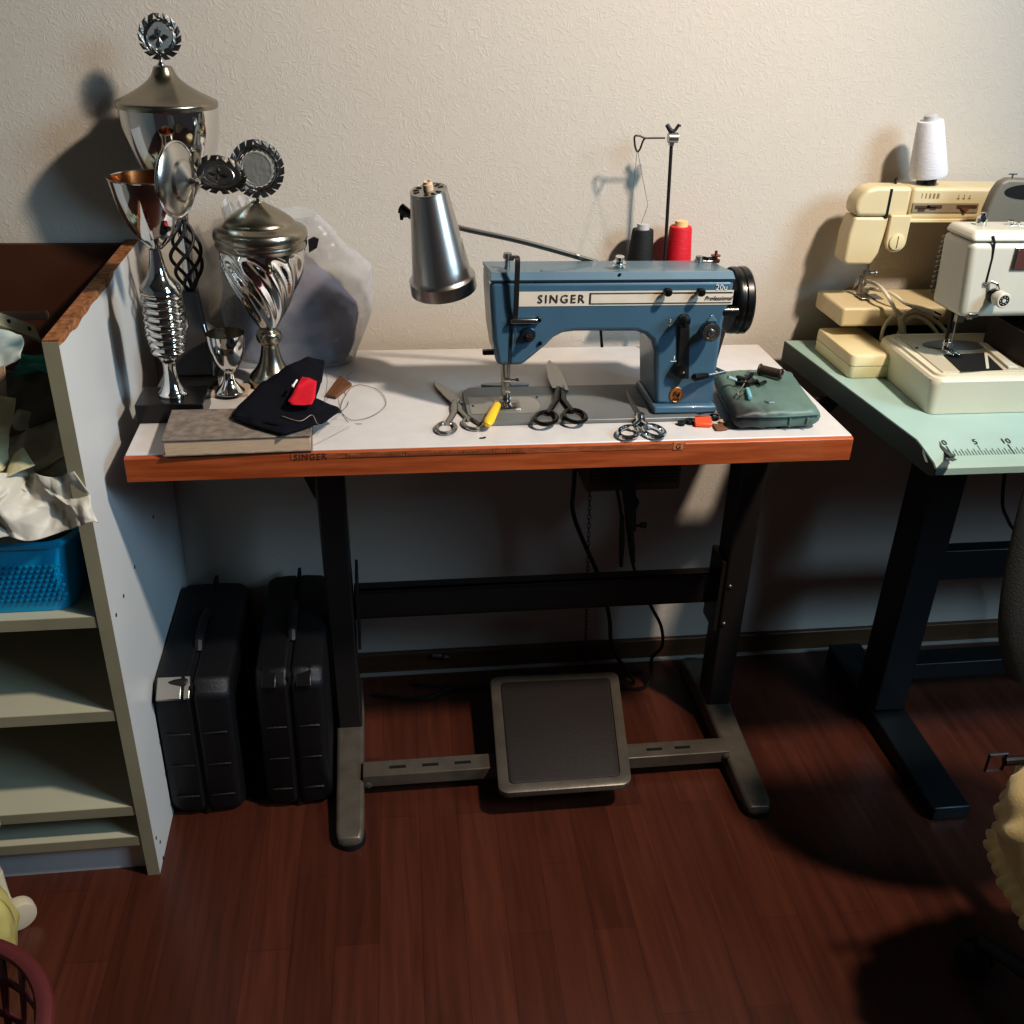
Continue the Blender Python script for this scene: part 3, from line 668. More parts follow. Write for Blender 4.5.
# ribbed-column cup with its lid tipped over the rim
YB = -.297; bB = at(172, 395, 'z', .765); mB_ = scl(bB)
tb_ = thing('trophy', 'silver trophy with stacked rings on its column, open cup, on a black block', 'trophy', (bB.x, YB, .735), TRO)
obj('block', MB().box2((bB.x-.048, YB-.038, ZT), (bB.x+.050, YB+.036, ZT+.03)), 'marble', tb_, bevel=.0015)
lathe_px('foot', 169, 172, YB, [(395, 14), (392, 14), (389, 11.5), (382, 8), (374, 6.5), (367, 6), (362, 6.5), (358, 8.5), (354, 10)], 'chrome', tb_, base_z=ZT+.0305)
rows = [(355, 11)]; 
for i in range(8):
    y = 350-i*7.6; w_ = 17+3*min(1, i/2) if i < 7 else 20
    rows += [(y+3.2, w_-3.4), (y+2.2, w_-1.2), (y, w_), (y-2.2, w_-1.2), (y-3.2, w_-3.4)]
rows += [(291, 20), (286, 19.5), (282, 16), (276, 11), (266, 8), (256, 6.3), (249, 5.5)]
lathe_px('ringed_column', 156, 168, YB, rows, 'chrome', tb_, dens=0)
b, pr = profile_px(150, 155, YB, [(249, 4.5), (246, 8), (240, 14), (230, 21.5), (215, 29), (198, 34.5), (184, 37.5), (177, 39)])
outer = densify(pr, 4)
inner = [(r-.0018, h+.0006) for r, h in outer[::-1] if r > .008]
obj('bowl', MB().lathe(outer, b, n=52, capt=False), 'chrome', tb_, smooth=60)
obj('bowl_inside', MB().lathe(inner[:-1], b, n=52, capb=False, capt=True), 'gold_in', tb_, smooth=60)
obj('rim', MB().torus(b+V((0, 0, outer[-1][1])), (0, 0, 1), outer[-1][0]-.0008, .0013, 52, 6), 'chrome', tb_)
# lid
lc = at(177, 180, 'y', -.358); ax = V((.93, -.36, -.02)).normalized(); mL = scl(lc)
tl = obj('lid_rim', MB().torus(lc, ax, 36.5*mL, .0012, 52, 6), 'chrome', tb_); tl['label'] = 'silver lid tipped sideways'
obj('lid_dish', MB().lathe([(36*mL, -.004), (37*mL, -.002), (36*mL, 0), (30*mL, .005), (21*mL, .008), (19*mL, .012), (11*mL, .017), (4*mL, .020), (2.2*mL, .026), (4*mL, .029), (2*mL, .033)], lc, ax, 52), mat('satin_silver_lid', (190, 188, 182), .24, metal=1), tl, smooth=30)
ec = lc+ax*.033+V((.034, -.012, -.004)); 
ec = at(219, 175, 'y', -.29)
en = V((-.1, -.93, .3)).normalized(); eu = V((.12, 0, 1))
obj('stem', MB().tube([lc+ax*.03, lc.lerp(ec, .55), ec-V((.02, 0, 0))], .0022, 8), 'steel', tl)
wm = MB(); wreath(wm, ec, en, eu, 22.5*mL, .017, .010, 16, 2, sy=.64); obj('leaf_wreath', wm, mat('blackened_silver', (96, 92, 86), .4, metal=1, bump=.3, bscale=200), tl)
dm = MB(); sdv = eu.cross(en).normalized(); euv = en.cross(sdv)
dm.prism([ec+sdv*22*mL*math.cos(a)+euv*14*mL*math.sin(a)-en*.001 for a in [2*PI*k/32 for k in range(32)]], en*.004)
dk = obj('emblem_disc', dm, mat('dark_emblem_metal', (104, 102, 100), .42, metal=1, bump=.2, bscale=200), tl)
dm = MB(); dm.tube([ec+sdv*16*mL*math.cos(a)+euv*10*mL*math.sin(a)+en*.003 for a in [2*PI*k/32 for k in range(32)]], .0008, 6, True); obj('emblem_ring', dm, 'steel', tl)
dm = MB()
for d_, q_ in ((sdv, 6), (-sdv, 6), (euv, 3.8), (-euv, 3.8)): leaf(dm, ec+d_*q_*mL+en*.0035, d_, en, q_*1.8*mL, 5*mL)
obj('emblem_relief', dm, 'black_matte', tl)

# fluted lidded cup
YC = -.18
bC = at(271, 381, 'y', YC)
tc_ = thing('trophy', 'fluted silver trophy with domed lid and round wreath medallion, beside the plastic bag', 'trophy', (bC.x, YC, ZT), TRO)
lathe_px('foot', 270, 271, YC, [(382, 22), (378, 22.5), (374, 21.5), (368, 16), (360, 11.5), (350, 9), (344, 8.5), (341, 11), (337, 12.5), (332, 12), (329, 8), (326, 9)], 'old_silver', tc_, base_z=ZT+.001)
fl = lambda a, h: .055*math.sin(11*(a+h*9))*max(0, min(1, h/.04))*max(0, min(1, (.125-h)/.02))
lathe_px('fluted_bowl', 261, 269, YC, [(327, 9), (318, 14.5), (306, 21), (292, 28), (278, 34.5), (264, 39.5), (252, 42.5), (246, 43)], 'chrome', tc_, n=132, flute=fl)
lathe_px('lid', 258, 261, YC, [(247, 43.5), (243, 45.5), (239, 45), (236, 46.5), (231, 46.5), (227, 44), (223, 36), (219, 33), (213, 25), (207, 15), (203, 8), (201, 6)], 'old_silver', tc_)
lathe_px('finial_stem', 257.5, 258, YC, [(203, 6), (200, 4.5), (198, 2), (196, 2), (194, 4)], 'chrome', tc_)
mc = at(257, 169, 'y', YC); mC = scl(mc); n_ = V((-.18, -.96, .16)).normalized()
wm = MB(); wreath(wm, mc, n_, (0, 0, 1), 22.5*mC, .017, .011, 20, 2); obj('leaf_wreath', wm, 'emblem', tc_)
obj('wreath_ring', MB().torus(mc-n_*.001, n_, 20*mC, .0034, 48, 10), 'chrome', tc_)
dm = MB().lathe([(16.5*mC, 0), (16.5*mC, .003), (15*mC, .0036), (14.5*mC, .0028)], mc-n_*.0015, n_, 40)
obj('medallion', dm, mat('engraved_medallion', (176, 176, 170), .5, metal=.7, bump=1, bscale=90), tc_)
# goblet
YD = -.228; bD = at(230, 391, 'y', YD); 
gb = thing('trophy', 'smallest silver goblet standing in front between the ringed and fluted trophies', 'trophy', (bD.x, YD, ZT+.006), TRO)
lathe_px('foot', 229, 230, YD, [(393, 14.5), (390, 14), (386, 10), (380, 6), (374, 5), (371, 5)], 'chrome', gb, base_z=ZT+.0065)
b, pr = profile_px(225.5, 229, YD, [(372, 4.5), (368, 9), (360, 14), (350, 17), (341, 18.5), (333, 19)])
outer = densify(pr, 4); inner = [(r-.001, h+.0004) for r, h in outer[::-1] if r > .006]
obj('bowl', MB().lathe(outer, b, n=40, capt=False), 'chrome', gb, smooth=60)
obj('bowl_inside', MB().lathe(inner, b, n=40, capb=False), 'old_silver', gb, smooth=60)
p = at(231, 393, 'z', ZT)
tag(obj('card_box', MB().box((p.x, p.y+.004, ZT+.003), (.058, .046, .006)), 'card', bevel=.001), 'small flat pale card box under the smallest goblet', 'box')

# twisted iron ornament
YE = -.165
te = thing('iron_ornament', 'black twisted iron cage ornament on a dark wedge base, between the trophies', 'ornament', (at(195, 380, 'y', YE).x, YE, ZT))
cA, cB = at(183, 222, 'y', YE), at(190, 290, 'y', YE); hC = (cA-cB).length
for s in range(5):
    pts = []
    for i in range(25):
        t = i/24; r = .003+.0205*math.sin(PI*t)**.8; a = 2*PI*s/5 + t*PI*1.3
        pts.append(cB.lerp(cA, t)+V((r*math.cos(a), r*math.sin(a), 0)))
    obj('twisted_rod', MB().tube(pts, .0028, 8), 'black_matte', te)
obj('top_knob', MB().ball(cA+V((0, 0, .004)), .006, 12).cyl(cA, cA+V((0, 0, .03)), .003), 'black_matte', te)
cT = cB; fb = V((te.location.x+.002, YE, ZT))
mbw = loft(MB(), [[V((fb.x+x*.0325, YE+y*.03, ZT+.022)) for x, y in ((-1, -1), (1, -1), (1, 1), (-1, 1))], [V((cT.x+x*.012+.004, YE+y*.012, cT.z-.055)) for x, y in ((-1, -1), (1, -1), (1, 1), (-1, 1))], [V((cT.x+x*.011, YE+y*.011, cT.z)) for x, y in ((-1, -1), (1, -1), (1, 1), (-1, 1))]], True, True)
obj('wedge_base', mbw, 'grey_ped', te, bevel=.001)
obj('silver_edge', MB().tube([V((cT.x+.0165, YE-.0125, cT.z-.052)), V((cT.x+.028, YE-.024, ZT+.05)), V((fb.x+.0335, YE-.031, ZT+.022))], .0013, 6), 'steel', te)
obj('foot_block', MB().box((fb.x, YE, ZT+.011), (.08, .07, .022)), 'marble', te, bevel=.0015)

# plastic bag with clothes
def creased(cx, cy, z0, z1, rx, ry, seed, amp=1):
    def fn(u, v):
        a = 2*PI*u; t = v
        if v < .04: rad = v/.04; z = z0
        elif v > .94: rad = (1-v)/.06; z = z1
        else: tt = (v-.04)/.90; rad = 1; z = sm(z0, z1, tt)
        tt = (z-z0)/(z1-z0)
        k = (.90+.22*math.sin(PI*min(1, tt*.95+.08))**.7)*(1-.42*max(0, tt-.62)/.38)
        ca, sa = math.cos(a), math.sin(a); X = rx*k*rad*math.copysign(abs(ca)**.8, ca); Y = ry*k*rad*math.copysign(abs(sa)**.8, sa)
        p = V((cx+X+.035*tt*(1-tt), cy+Y, z)); c = crease(p, 13, seed)*.016*amp+crease(p, 34, seed+3)*.005*amp
        n = V((ca/rx, sa/ry, 0)).normalized()
        q = p+n*c*rad+V((0, 0, c*.6 if 0 < tt < 1 or v > .9 else 0)); q.y = min(-.006, q.y); q.z = max(z0, q.z)
        return q
    return MB().grid(fn, 150, 80)
cb = at(283, 300, 'y', -.10)
def blob(cx, cy, z0, z1, rx, ry, amp, fs, seed, nu=90, nv=60, pinch=0, shear=0):
    def fn(u, v):
        a = 2*PI*u; ph = PI*v; z = sm(z0, z1, (1-math.cos(ph))/2); r = math.sin(ph)**.42
        p = V((math.cos(a)*r, math.sin(a)*r, -math.cos(ph)))
        k = 1+amp*(nz(p, fs, seed)+.8*(.5-abs(nz(p, fs*1.7, seed+3)))*1.2+.45*nz(p, fs*4, seed+6))
        q = V((cx+rx*r*math.cos(a)*k+shear*(z-z0), min(-.006, cy+ry*r*math.sin(a)*k), z))
        if v > .9: q.z += amp*.06*nz(p, 5, seed+2)
        return q
    return MB().grid(fn, nu, nv)
bg = thing('plastic_bag', 'translucent white plastic bag full of clothes against the wall, behind the fluted trophy', 'bag', (cb.x, -.10, ZT))
o_ = obj('bag_film', creased(.207, -.068, ZT+.002, .985, .107, .050, 1, 1.7), 'bag', bg, smooth=24)
kn = MB().grid(lambda u, v: V((.17+(.03+.10*v*0)*math.cos(2*PI*u)*(1.6-.6*v)+.006*math.sin(2*PI*u*7)*(1-.3*v)-.03*v, -.055+.022*math.sin(2*PI*u)*(1.5-.8*v)+.004*math.cos(2*PI*u*9), .925+.075*v+.008*math.sin(2*PI*u*5)*v)), 90, 12)
obj('bag_neck', kn, 'bag', bg, smooth=180)
tag(obj('clothes', creased(.210, -.066, ZT+.004, .900, .090, .036, 7, 1.1), 'bag_content', smooth=180), 'blue grey folded clothes inside the translucent plastic bag', 'clothes')
tag(obj('black_tag', MB().prism([at(308, 240, 'y', -.165), at(314, 237, 'y', -.165), at(319, 239, 'y', -.165), at(317, 248, 'y', -.165), at(309, 253, 'y', -.165)], (0, .004, 0)), 'black_matte', bevel=.001), 'small black scrap sticking out beside the lid of the fluted trophy', 'scrap')

# book, navy cloth, red patch, threads
B0, B1, B2, B3 = V((.049, -.455, ZT)), V((.253, -.449, ZT)), V((.249, -.345, ZT)), V((.046, -.345, ZT))
bt = .026
bo = thing('book', 'old grey cloth-bound book with tan pages at the left front table edge', 'book', (B0+B2)/2)
def quad(mb, P, z0, z1, ins=0):
    c = sum(P, V())/4; Q = [p+(c-p).normalized()*ins for p in P]
    mb.hexa([V((q.x, q.y, z0)) for q in Q]+[V((q.x, q.y, z1)) for q in Q]); return mb
obj('cover', quad(MB(), [B0, B1, B2, B3], ZT+bt-.003, ZT+bt), 'book_cloth', bo, bevel=.001)
obj('cover', quad(MB(), [B0, B1, B2, B3], ZT+.0005, ZT+.003), 'book_cloth', bo, bevel=.0008)
obj('pages', quad(MB(), [B0, B1, B2, B3], ZT+.003, ZT+bt-.003, .0035), 'pages', bo)
zb = ZT+bt+.001
def clothpoly(name, pts, n, m, amp, seed, solid, parent=None, thick=0):
    """fan-subdivided polygon of world points"""
    bm = bmesh.new(); vs = [bm.verts.new(p) for p in pts]; bm.faces.new(vs)
    bmesh.ops.triangulate(bm, faces=bm.faces); bmesh.ops.subdivide_edges(bm, edges=bm.edges, cuts=n, use_grid_fill=True)
    for v in bm.verts: v.co.z += amp*(nz(v.co, 28, seed)+.4*nz(v.co, 70, seed+3)) + amp*.6
    mb = MB(); mb.bm.free(); mb.bm = bm
    return obj(name, mb, m, parent, solid=solid, smooth=180)
nv = thing('fabric_piece', 'navy blue cloth piece with a raw edge lying over the corner of the grey book', 'fabric', at(290, 400, 'z', zb+.01))
pz = lambda px, py, z: at(px, py, 'z', z)
clothpoly('cloth', [pz(232, 417, zb+.004), pz(238, 408, zb+.007), pz(262, 385, zb+.016), pz(290, 368, zb+.030), pz(308, 358, zb+.034), pz(325, 362, zb+.026), pz(322, 382, zb+.014), pz(316, 400, zb+.009), pz(338, 408, zb-.002), pz(341, 414, zb-.006), pz(310, 424, zb+.001), pz(283, 429, zb+.004)], 7, 'navy', .004, 5, .0025, nv)
clothpoly('folded_edge', [pz(232, 419, zb+.002), pz(250, 416, zb+.010), pz(283, 419, zb+.008), pz(318, 412, zb+.004), pz(341, 413, zb-.004), pz(322, 424, zb+.001), pz(284, 436, zb+.002), pz(255, 428, zb+.002)], 6, 'navy', .003, 11, .0025, nv)
zr = zb+.024
tag(clothpoly('red_patch', [pz(288, 402, zr-.002), pz(296, 389, zr+.004), pz(302, 378, zr+.010), pz(309, 380, zr+.010), pz(317, 384, zr+.004), pz(315, 398, zr), pz(312, 405, zr-.004), pz(292, 406, zr-.004)], 5, 'red_cloth', .003, 8, .0015), 'bright red folded cloth patch resting on the navy fabric', 'fabric')
tag(obj('pin', MB().tube([pz(293, 386, zr+.01), pz(297, 380, zr+.014)], .0016, 8).ball(pz(293, 386, zr+.01), .0026, 10), 'letter_w'), 'small white pin tip beside the red patch', 'pin')
g = [pz(326, 396, ZT+.003), pz(340, 377, ZT+.003), pz(352, 385, ZT+.003), pz(336, 398, ZT+.003)]
tag(obj('wooden_tag', quad(MB(), g, ZT+.001, ZT+.006), 'wood_tag', bevel=.001), 'flat brown wooden piece behind the navy fabric', 'tag')
M['thread_grey'] = mat('fine_grey_thread', (84, 78, 74), .7)
for i, (pts, lab) in enumerate((
    ([(323, 364), (327, 378), (326, 392), (324, 402)], 'loose thread end standing up from the top of the navy fabric'),
    ([(341, 412), (352, 420), (372, 416), (386, 404), (378, 390), (356, 385), (344, 398), (340, 410)], 'long thread curling into a wide loop right of the navy fabric'),
    ([(335, 415), (348, 404), (344, 388), (352, 372), (338, 392), (346, 420), (362, 424)], 'tangled thread crossing near the tip of the navy fabric'),
    ([(282, 416), (300, 421), (312, 415), (318, 424), (330, 426), (350, 426)], 'pale thread trailing along the fold of the navy fabric'))):
    zz = [ZT+.002+.0 if p[0] > 338 else zb+.012 for p in pts]
    tag(obj('thread', tube_spl([pz(p[0], p[1], z) for p, z in zip(pts, zz)], .00042, 8, 5), 'thread_grey' if i < 3 else 'card'), lab, 'thread')

# ================================================================ blue sewing machine
FY, BY = -.352, -.248
F = lambda px, py: at(px, py, 'y', FY)
sm_ = thing('sewing_machine', 'blue industrial sewing machine with cream stripe and black handwheel on the work table', 'sewing machine', (.70, -.30, ZT))
# body silhouette on the front plane
sil = [(735, 280), (733.5, 300), (728, 309), (724, 322), (717, 372), (712.5, 408), (655, 405), (655, 352), (652, 341), (645, 335), (636, 332), (575, 332), (563, 333.5), (554, 338), (545, 347), (522, 366), (497, 366), (493, 340), (490.5, 300), (490.5, 279), (560, 280)]
pts = [F(x, y) for x, y in sil]
xr = pts[0].x
for i in (0, 1): pts[i].x = pts[0].x
zs_ = pts[0].z; pts[-2].z = zs_; pts[-1].z = zs_
body = obj('arm_and_column', MB().prism(pts, (0, BY-FY, 0)), 'blue', sm_, bevel=.007, seg=3)
# base of the column
pb = [F(655, 400), F(713, 404)]
obj('column_base', MB().hexa([V((pb[0].x-.004, FY-.012, ZT+.008)), V((pb[1].x+.003, FY-.012, ZT+.008)), V((pb[1].x+.003, BY+.01, ZT+.008)), V((pb[0].x-.004, BY+.01, ZT+.008)), V((pb[0].x-.003, FY-.0105, ZT+.020)), V((pb[1].x+.002, FY-.0105, ZT+.020)), V((pb[1].x, BY+.002, ZT+.02)), V((pb[0].x-.001, BY+.002, ZT+.02))]), 'blue', sm_, bevel=.003)
# cover
x0c, x1c = pts[-2].x-.001, xr+.0005; zt_ = at(600, 261, 'y', BY).z
zf = zs_+.012
obj('top_cover', MB().hexa([V((x0c, FY-.001, zs_+.0015)), V((x1c, FY-.001, zs_+.0015)), V((x1c, BY+.001, zs_+.0015)), V((x0c, BY+.001, zs_+.0015)), V((x0c+.003, FY+.004, zf)), V((x1c-.004, FY+.004, zf)), V((x1c-.008, BY, zt_)), V((x0c+.001, BY, zt_))]), 'blue_lid', sm_, bevel=.004, seg=3)
obj('cover_seam', MB().box2((x0c+.001, FY-.0004, zs_-.0012), (x1c-.001, BY, zs_+.0016)), 'seam_dark', sm_)
# stripe and lettering
def strip(name, xa, xb, za, zb_, m, par, y=FY-.0006, t=.0012): return obj(name, MB().box2((xa, y, za), (xb, y+t, zb_)), m, par)
z1s, z0s = F(620, 291).z, F(620, 305.5).z
xs0 = F(519, 298).x; xs1 = F(732.5, 300).x
strp = strip('cream_stripe', xs0, xs1, z0s, z1s, 'stripe', sm_)
hS = z1s-z0s
text('lettering', 'SINGER', (F(537.5, 300).x, FY-.0012, z0s+hS*.24), (1, 0, 0), (0, 0, 1), hS*.80, 'letter', strp, extrude=.0004, space=1.27)
xb0 = F(589.5, 298).x; fr = MB(); yy = FY-.0014
for a_, b_, c_, d_ in ((xb0, xs1-.002, z0s+hS*.84, z0s+hS*.89), (xb0, xs1-.002, z0s+hS*.13, z0s+hS*.18), (xb0, xb0+.0022, z0s+hS*.13, z0s+hS*.89)):
    fr.box2((a_, yy, c_), (b_, yy+.001, d_))
obj('stripe_outline', fr, 'letter', strp)
ins = obj('stripe_inset', MB().box2((F(655, 298).x, yy+.0004, z0s+hS*.80), (xs1-.001, yy+.001, z0s+hS*.84)), 'seam_dark', strp)
text('lettering', 'Professional', (F(704, 300).x, yy, z0s+hS*.34), (1, 0, 0), (0, 0, 1), hS*.40, 'letter', strp, shear=.35, extrude=.0003)
text('lettering', '20u', (F(715, 291).x, FY-.0008, F(716, 290).z), (1, 0, 0), (0, 0, 1), .0125, 'letter_w', body, extrude=.0004)
# front knobs
for px in (666, 699):
    p = F(px, 290); obj('stud', MB().lathe([(.0035, 0), (.0035, .006), (.0062, .008), (.0066, .013), (.005, .017), (.001, .018)], p, (0, -1, 0), 20), 'black', sm_)
# stitch length slot and lever
lv = obj('stitch_lever', MB().hexa([F(676, 377)+V((0, -.001, 0)), F(689, 379)+V((0, -.001, 0)), F(689, 379)+V((0, .004, 0)), F(676, 377)+V((0, .004, 0)), F(679, 320)+V((0, -.006, 0)), F(689, 320)+V((0, -.006, 0)), F(689, 320)+V((0, .004, 0)), F(679, 320)+V((0, .004, 0))]), 'black_matte', sm_, bevel=.002)
p = F(680, 318); obj('lever_knob', MB().lathe([(.004, 0), (.005, .010), (.0095, .014), (.0105, .021), (.008, .027), (.001, .029)], p, (0, -1, .1), 24), 'black', lv)
p = F(677, 368); obj('lever_knob', MB().lathe([(.0105, 0), (.011, .007), (.009, .012), (.001, .013)], p, (0, -1, 0), 6), 'black', lv)
p = F(681, 373); obj('lever_knob', MB().lathe([(.007, 0), (.007, .009), (.004, .012)], p, (0, -1, 0), 16), 'black', lv)
sc = MB()
for px in (674, 678.5, 684): a_ = F(px, 359.5); sc.box((a_.x, FY-.0004, a_.z+.003), (.0016, .001, .0055))
a_ = F(670.5, 361); b_ = F(686, 361); sc.box2((a_.x, FY-.0008, a_.z-.0008), (b_.x, FY+.0002, a_.z))
pieces('scale_mark', sc, 'letter_w', sm_)
text('lettering', '3', (F(669, 322).x, FY-.0008, F(672, 322).z), (1, 0, 0), (0, 0, 1), .007, 'letter_w', body)
text('lettering', '2', (F(669, 322).x, FY-.0008, F(672, 327).z), (1, 0, 0), (0, 0, 1), .005, 'letter_w', body)
# dial
p = F(706, 328)
d_ = obj('dial', MB().lathe([(.009, 0), (.010, .012), (.0138, .013), (.0145, .016), (.0145, .024), (.013, .026)], p, (0, -1, .05), 36), 'black', sm_, smooth=30)
obj('dial_face', MB().lathe([(.0135, .0255), (.013, .027), (.0095, .0272), (.009, .0262), (.0055, .0264), (.005, .029), (.0035, .031), (.0006, .0315)], p, (0, -1, .05), 36), 'steel', d_, smooth=30)
obj('dial_pointer', MB().prism([F(706, 321), F(717, 321), F(712, 314)], (0, -.003, 0)), 'blue_lid', sm_, bevel=.001)
# brass badge
p = F(676, 394.5)
bd_ = obj('brass_badge', MB().lathe([(.0115, 0), (.0118, .0012), (.0105, .002), (.0098, .0014), (.0004, .0018)], p, (0, -1, 0), 36, sx=.92, sy=1.12), 'brass', sm_)
q = MB(); q.torus(p+V((0, -.0024, .001)), (0, -1, 0), .0045, .0012, 20, 6); q.ball(p+V((0, -.002, .001)), .0025, 10, .6, (0, -1, 0)); q.box((p.x, FY-.0022, p.z-.0075), (.011, .001, .0028))
pieces('badge_relief', q, 'brass_dark', bd_)
# reverse lever
pk = F(690, 373)+V((0, -.02, 0)); pe = V((pts[4].x+.012, -.352, pk.z)); pj = V((pts[4].x-.004, -.325, pk.z+.001))
rv = obj('reverse_lever', MB().tube([pj, pe, pe.lerp(pk, .4), pk.lerp(pe, .1)], .0028, 10), 'steel', sm_)
obj('lever_grip', MB().tube([pk+V((-.003, 0, 0)), pk+V((.001, 0, 0)), pk.lerp(pe, .22), pk.lerp(pe, .45)], [.003, .0062, .0058, .004], 14), 'black', rv)
# handwheel
hx = xr+.016; wz = at(741, 299, 'y', -.30); hc = V((hx, -.30, wz.z-.002))
hw = obj('handwheel', MB().lathe([(.014, -.014), (.016, -.004), (.040, -.003), (.046, -.004), (.0500, -.003), (.0515, 0), (.0515, .005), (.0490, .007), (.0490, .010), (.0515, .012), (.0520, .020), (.050, .023), (.043, .023), (.038, .019), (.012, .019), (.010, .025)], hc, (1, 0, 0), 56), 'black', sm_, smooth=28)
obj('hub_screw', MB().lathe([(.006, .019), (.006, .030), (.001, .031)], hc, (1, 0, 0), 16), 'steel', hw)
pz_ = F(722, 314); obj('side_bushing', MB().cyl((xr-.012, -.345, pz_.z+.002), (xr+.014, -.345, pz_.z+.002), .008), 'black', sm_, bevel=.0015)
# belt
tag(obj('drive_belt', MB().hexa([V((xr-.002, -.262, .70)), V((xr+.007, -.262, .70)), V((xr+.007, -.258, .70)), V((xr-.002, -.258, .70)), V((hx+.014, -.248, hc.z-.04)), V((hx+.024, -.248, hc.z-.04)), V((hx+.024, -.243, hc.z-.04)), V((hx+.014, -.243, hc.z-.04))]), 'leather'), 'dark flat drive belt running from the black handwheel down through the table', 'belt')
# top hardware
def knurl(name, px, py, y, prof, m, par=None, ax=(0, 0, 1)):
    return obj(name, MB().lathe(prof, at(px, py, 'y', y), ax, 24), m, par or sm_, smooth=30)
knurl('thumb_screw', 507, 268, -.315, [(.0042, -.004), (.0042, .012), (.0025, .0125), (.0025, .014), (.0062, .0145), (.0068, .017), (.006, .022), (.001, .023)], 'steel')
g_ = [at(511, 260, 'y', -.325), at(513, 256.5, 'y', -.345), at(517, 257.5, 'y', FY-.008), at(517.5, 266, 'y', FY-.012), at(516.5, 290, 'y', FY-.010), at(516, 305, 'y', FY-.008), at(515, 320, 'y', FY-.004)]
mb = MB(); sp = spl(g_, 5)
tn = [(-V((1, 0, 0))*.0035, V((1, 0, 0))*.0035)]
mb.ribbon(sp, (.0072, 0, 0), .0025)
obj('take_up_guard', mb, 'iron', sm_)
gd = obj('thread_guide', MB().box2((F(510, 320).x, FY-.010, F(510, 322).z), (F(537, 320).x, FY-.001, F(510, 317.5).z)), 'steel', sm_, bevel=.001)
obj('guide_stud', MB().cyl(F(538, 319), F(538, 319)+V((0, -.006, 0)), .0045), 'black', sm_, bevel=.001)
p = F(528, 334)
tn_ = obj('tension_dial', MB().lathe([(.0105, 0), (.011, .003), (.0095, .004), (.008, .005), (.0105, .006), (.0100, .0075), (.006, .008)], p, (0, -1, 0), 32), mat('dark_blue_steel', (58, 74, 84), .3, metal=.7), sm_, smooth=28)
obj('tension_nut', MB().lathe([(.0058, .008), (.0058, .013), (.0035, .0135), (.0035, .018), (.001, .0185)], p, (0, -1, 0), 24), 'chrome', tn_, smooth=28)
obj('check_spring', MB().tube([F(515, 327)+V((0, -.004, 0)), F(515, 334)+V((0, -.006, 0)), F(514, 343)+V((0, -.005, 0))], .0013, 6), 'steel', tn_)
obj('slide_slot', MB().box2((F(509, 340).x, FY-.0006, F(509, 364).z), (F(512.5, 340).x, FY+.001, F(509, 322).z)), 'seam_dark', sm_)
obj('guide_screw', MB().cyl(F(540, 343), F(540, 343)+V((0, -.003, 0)), .0028), 'black', sm_)
p = at(489, 352, 'y', -.30); obj('presser_lifter_stub', MB().box((p.x+.006, -.30, p.z), (.032, .01, .007)), 'black', sm_, bevel=.001)
# chrome tension post on cover
p = at(619, 266, 'y', -.325)
obj('cover_tension_post', MB().lathe([(.009, -.002), (.0095, 0), (.006, .001), (.006, .004), (.0098, .005), (.0098, .0065), (.005, .0075), (.005, .010), (.0066, .011), (.0066, .015), (.001, .016)], p, (0, -.15, 1), 28), 'chrome', sm_, smooth=28)
for px, py in ((542, 271), (536, 281), (620, 274.5)): 
    p = at(px, py, 'y', FY+.001) if py > 273 else at(px, py, 'y', FY+.012); obj('oil_hole', MB().ball(p, .0022, 10), 'steel' if px == 542 else 'hole', sm_)
# bobbin winder on top right
wy = -.265; p1 = at(699, 262, 'y', wy); p2 = at(715, 262, 'y', wy)
bw = obj('winder_plate', MB().box(p1.lerp(p2, .4)+V((0, 0, .002)), (.034, .010, .003)), 'steel', sm_, bevel=.001)
obj('winder_wheel', MB().lathe([(.006, 0), (.006, .009), (.004, .0095)], p1, (0, 0, 1), 20), 'steel', bw)
obj('winder_spindle', MB().lathe([(.007, 0), (.0075, .004), (.003, .006), (.003, .009), (.0075, .0095), (.0075, .011), (.0022, .0115), (.0022, .017), (.0008, .018)], p2, (0, 0, 1), 24), 'copper', bw)
obj('winder_latch', MB().tube([p1+V((.004, 0, .007)), p1+V((.012, -.004, .006)), p2+V((-.004, 0, .006))], .0026, 8), 'black', bw)
# thread lever behind the arm
obj('lifting_rod', MB().tube([at(600.5, 328, 'y', -.22), at(602, 347, 'y', -.22)], .0024, 8).tube([at(600.5, 328, 'y', -.22), V((at(600, 328, 'y', -.22).x, BY+.004, at(600, 328, 'y', -.22).z+.012))], .0024, 8), 'wood_tag', sm_)
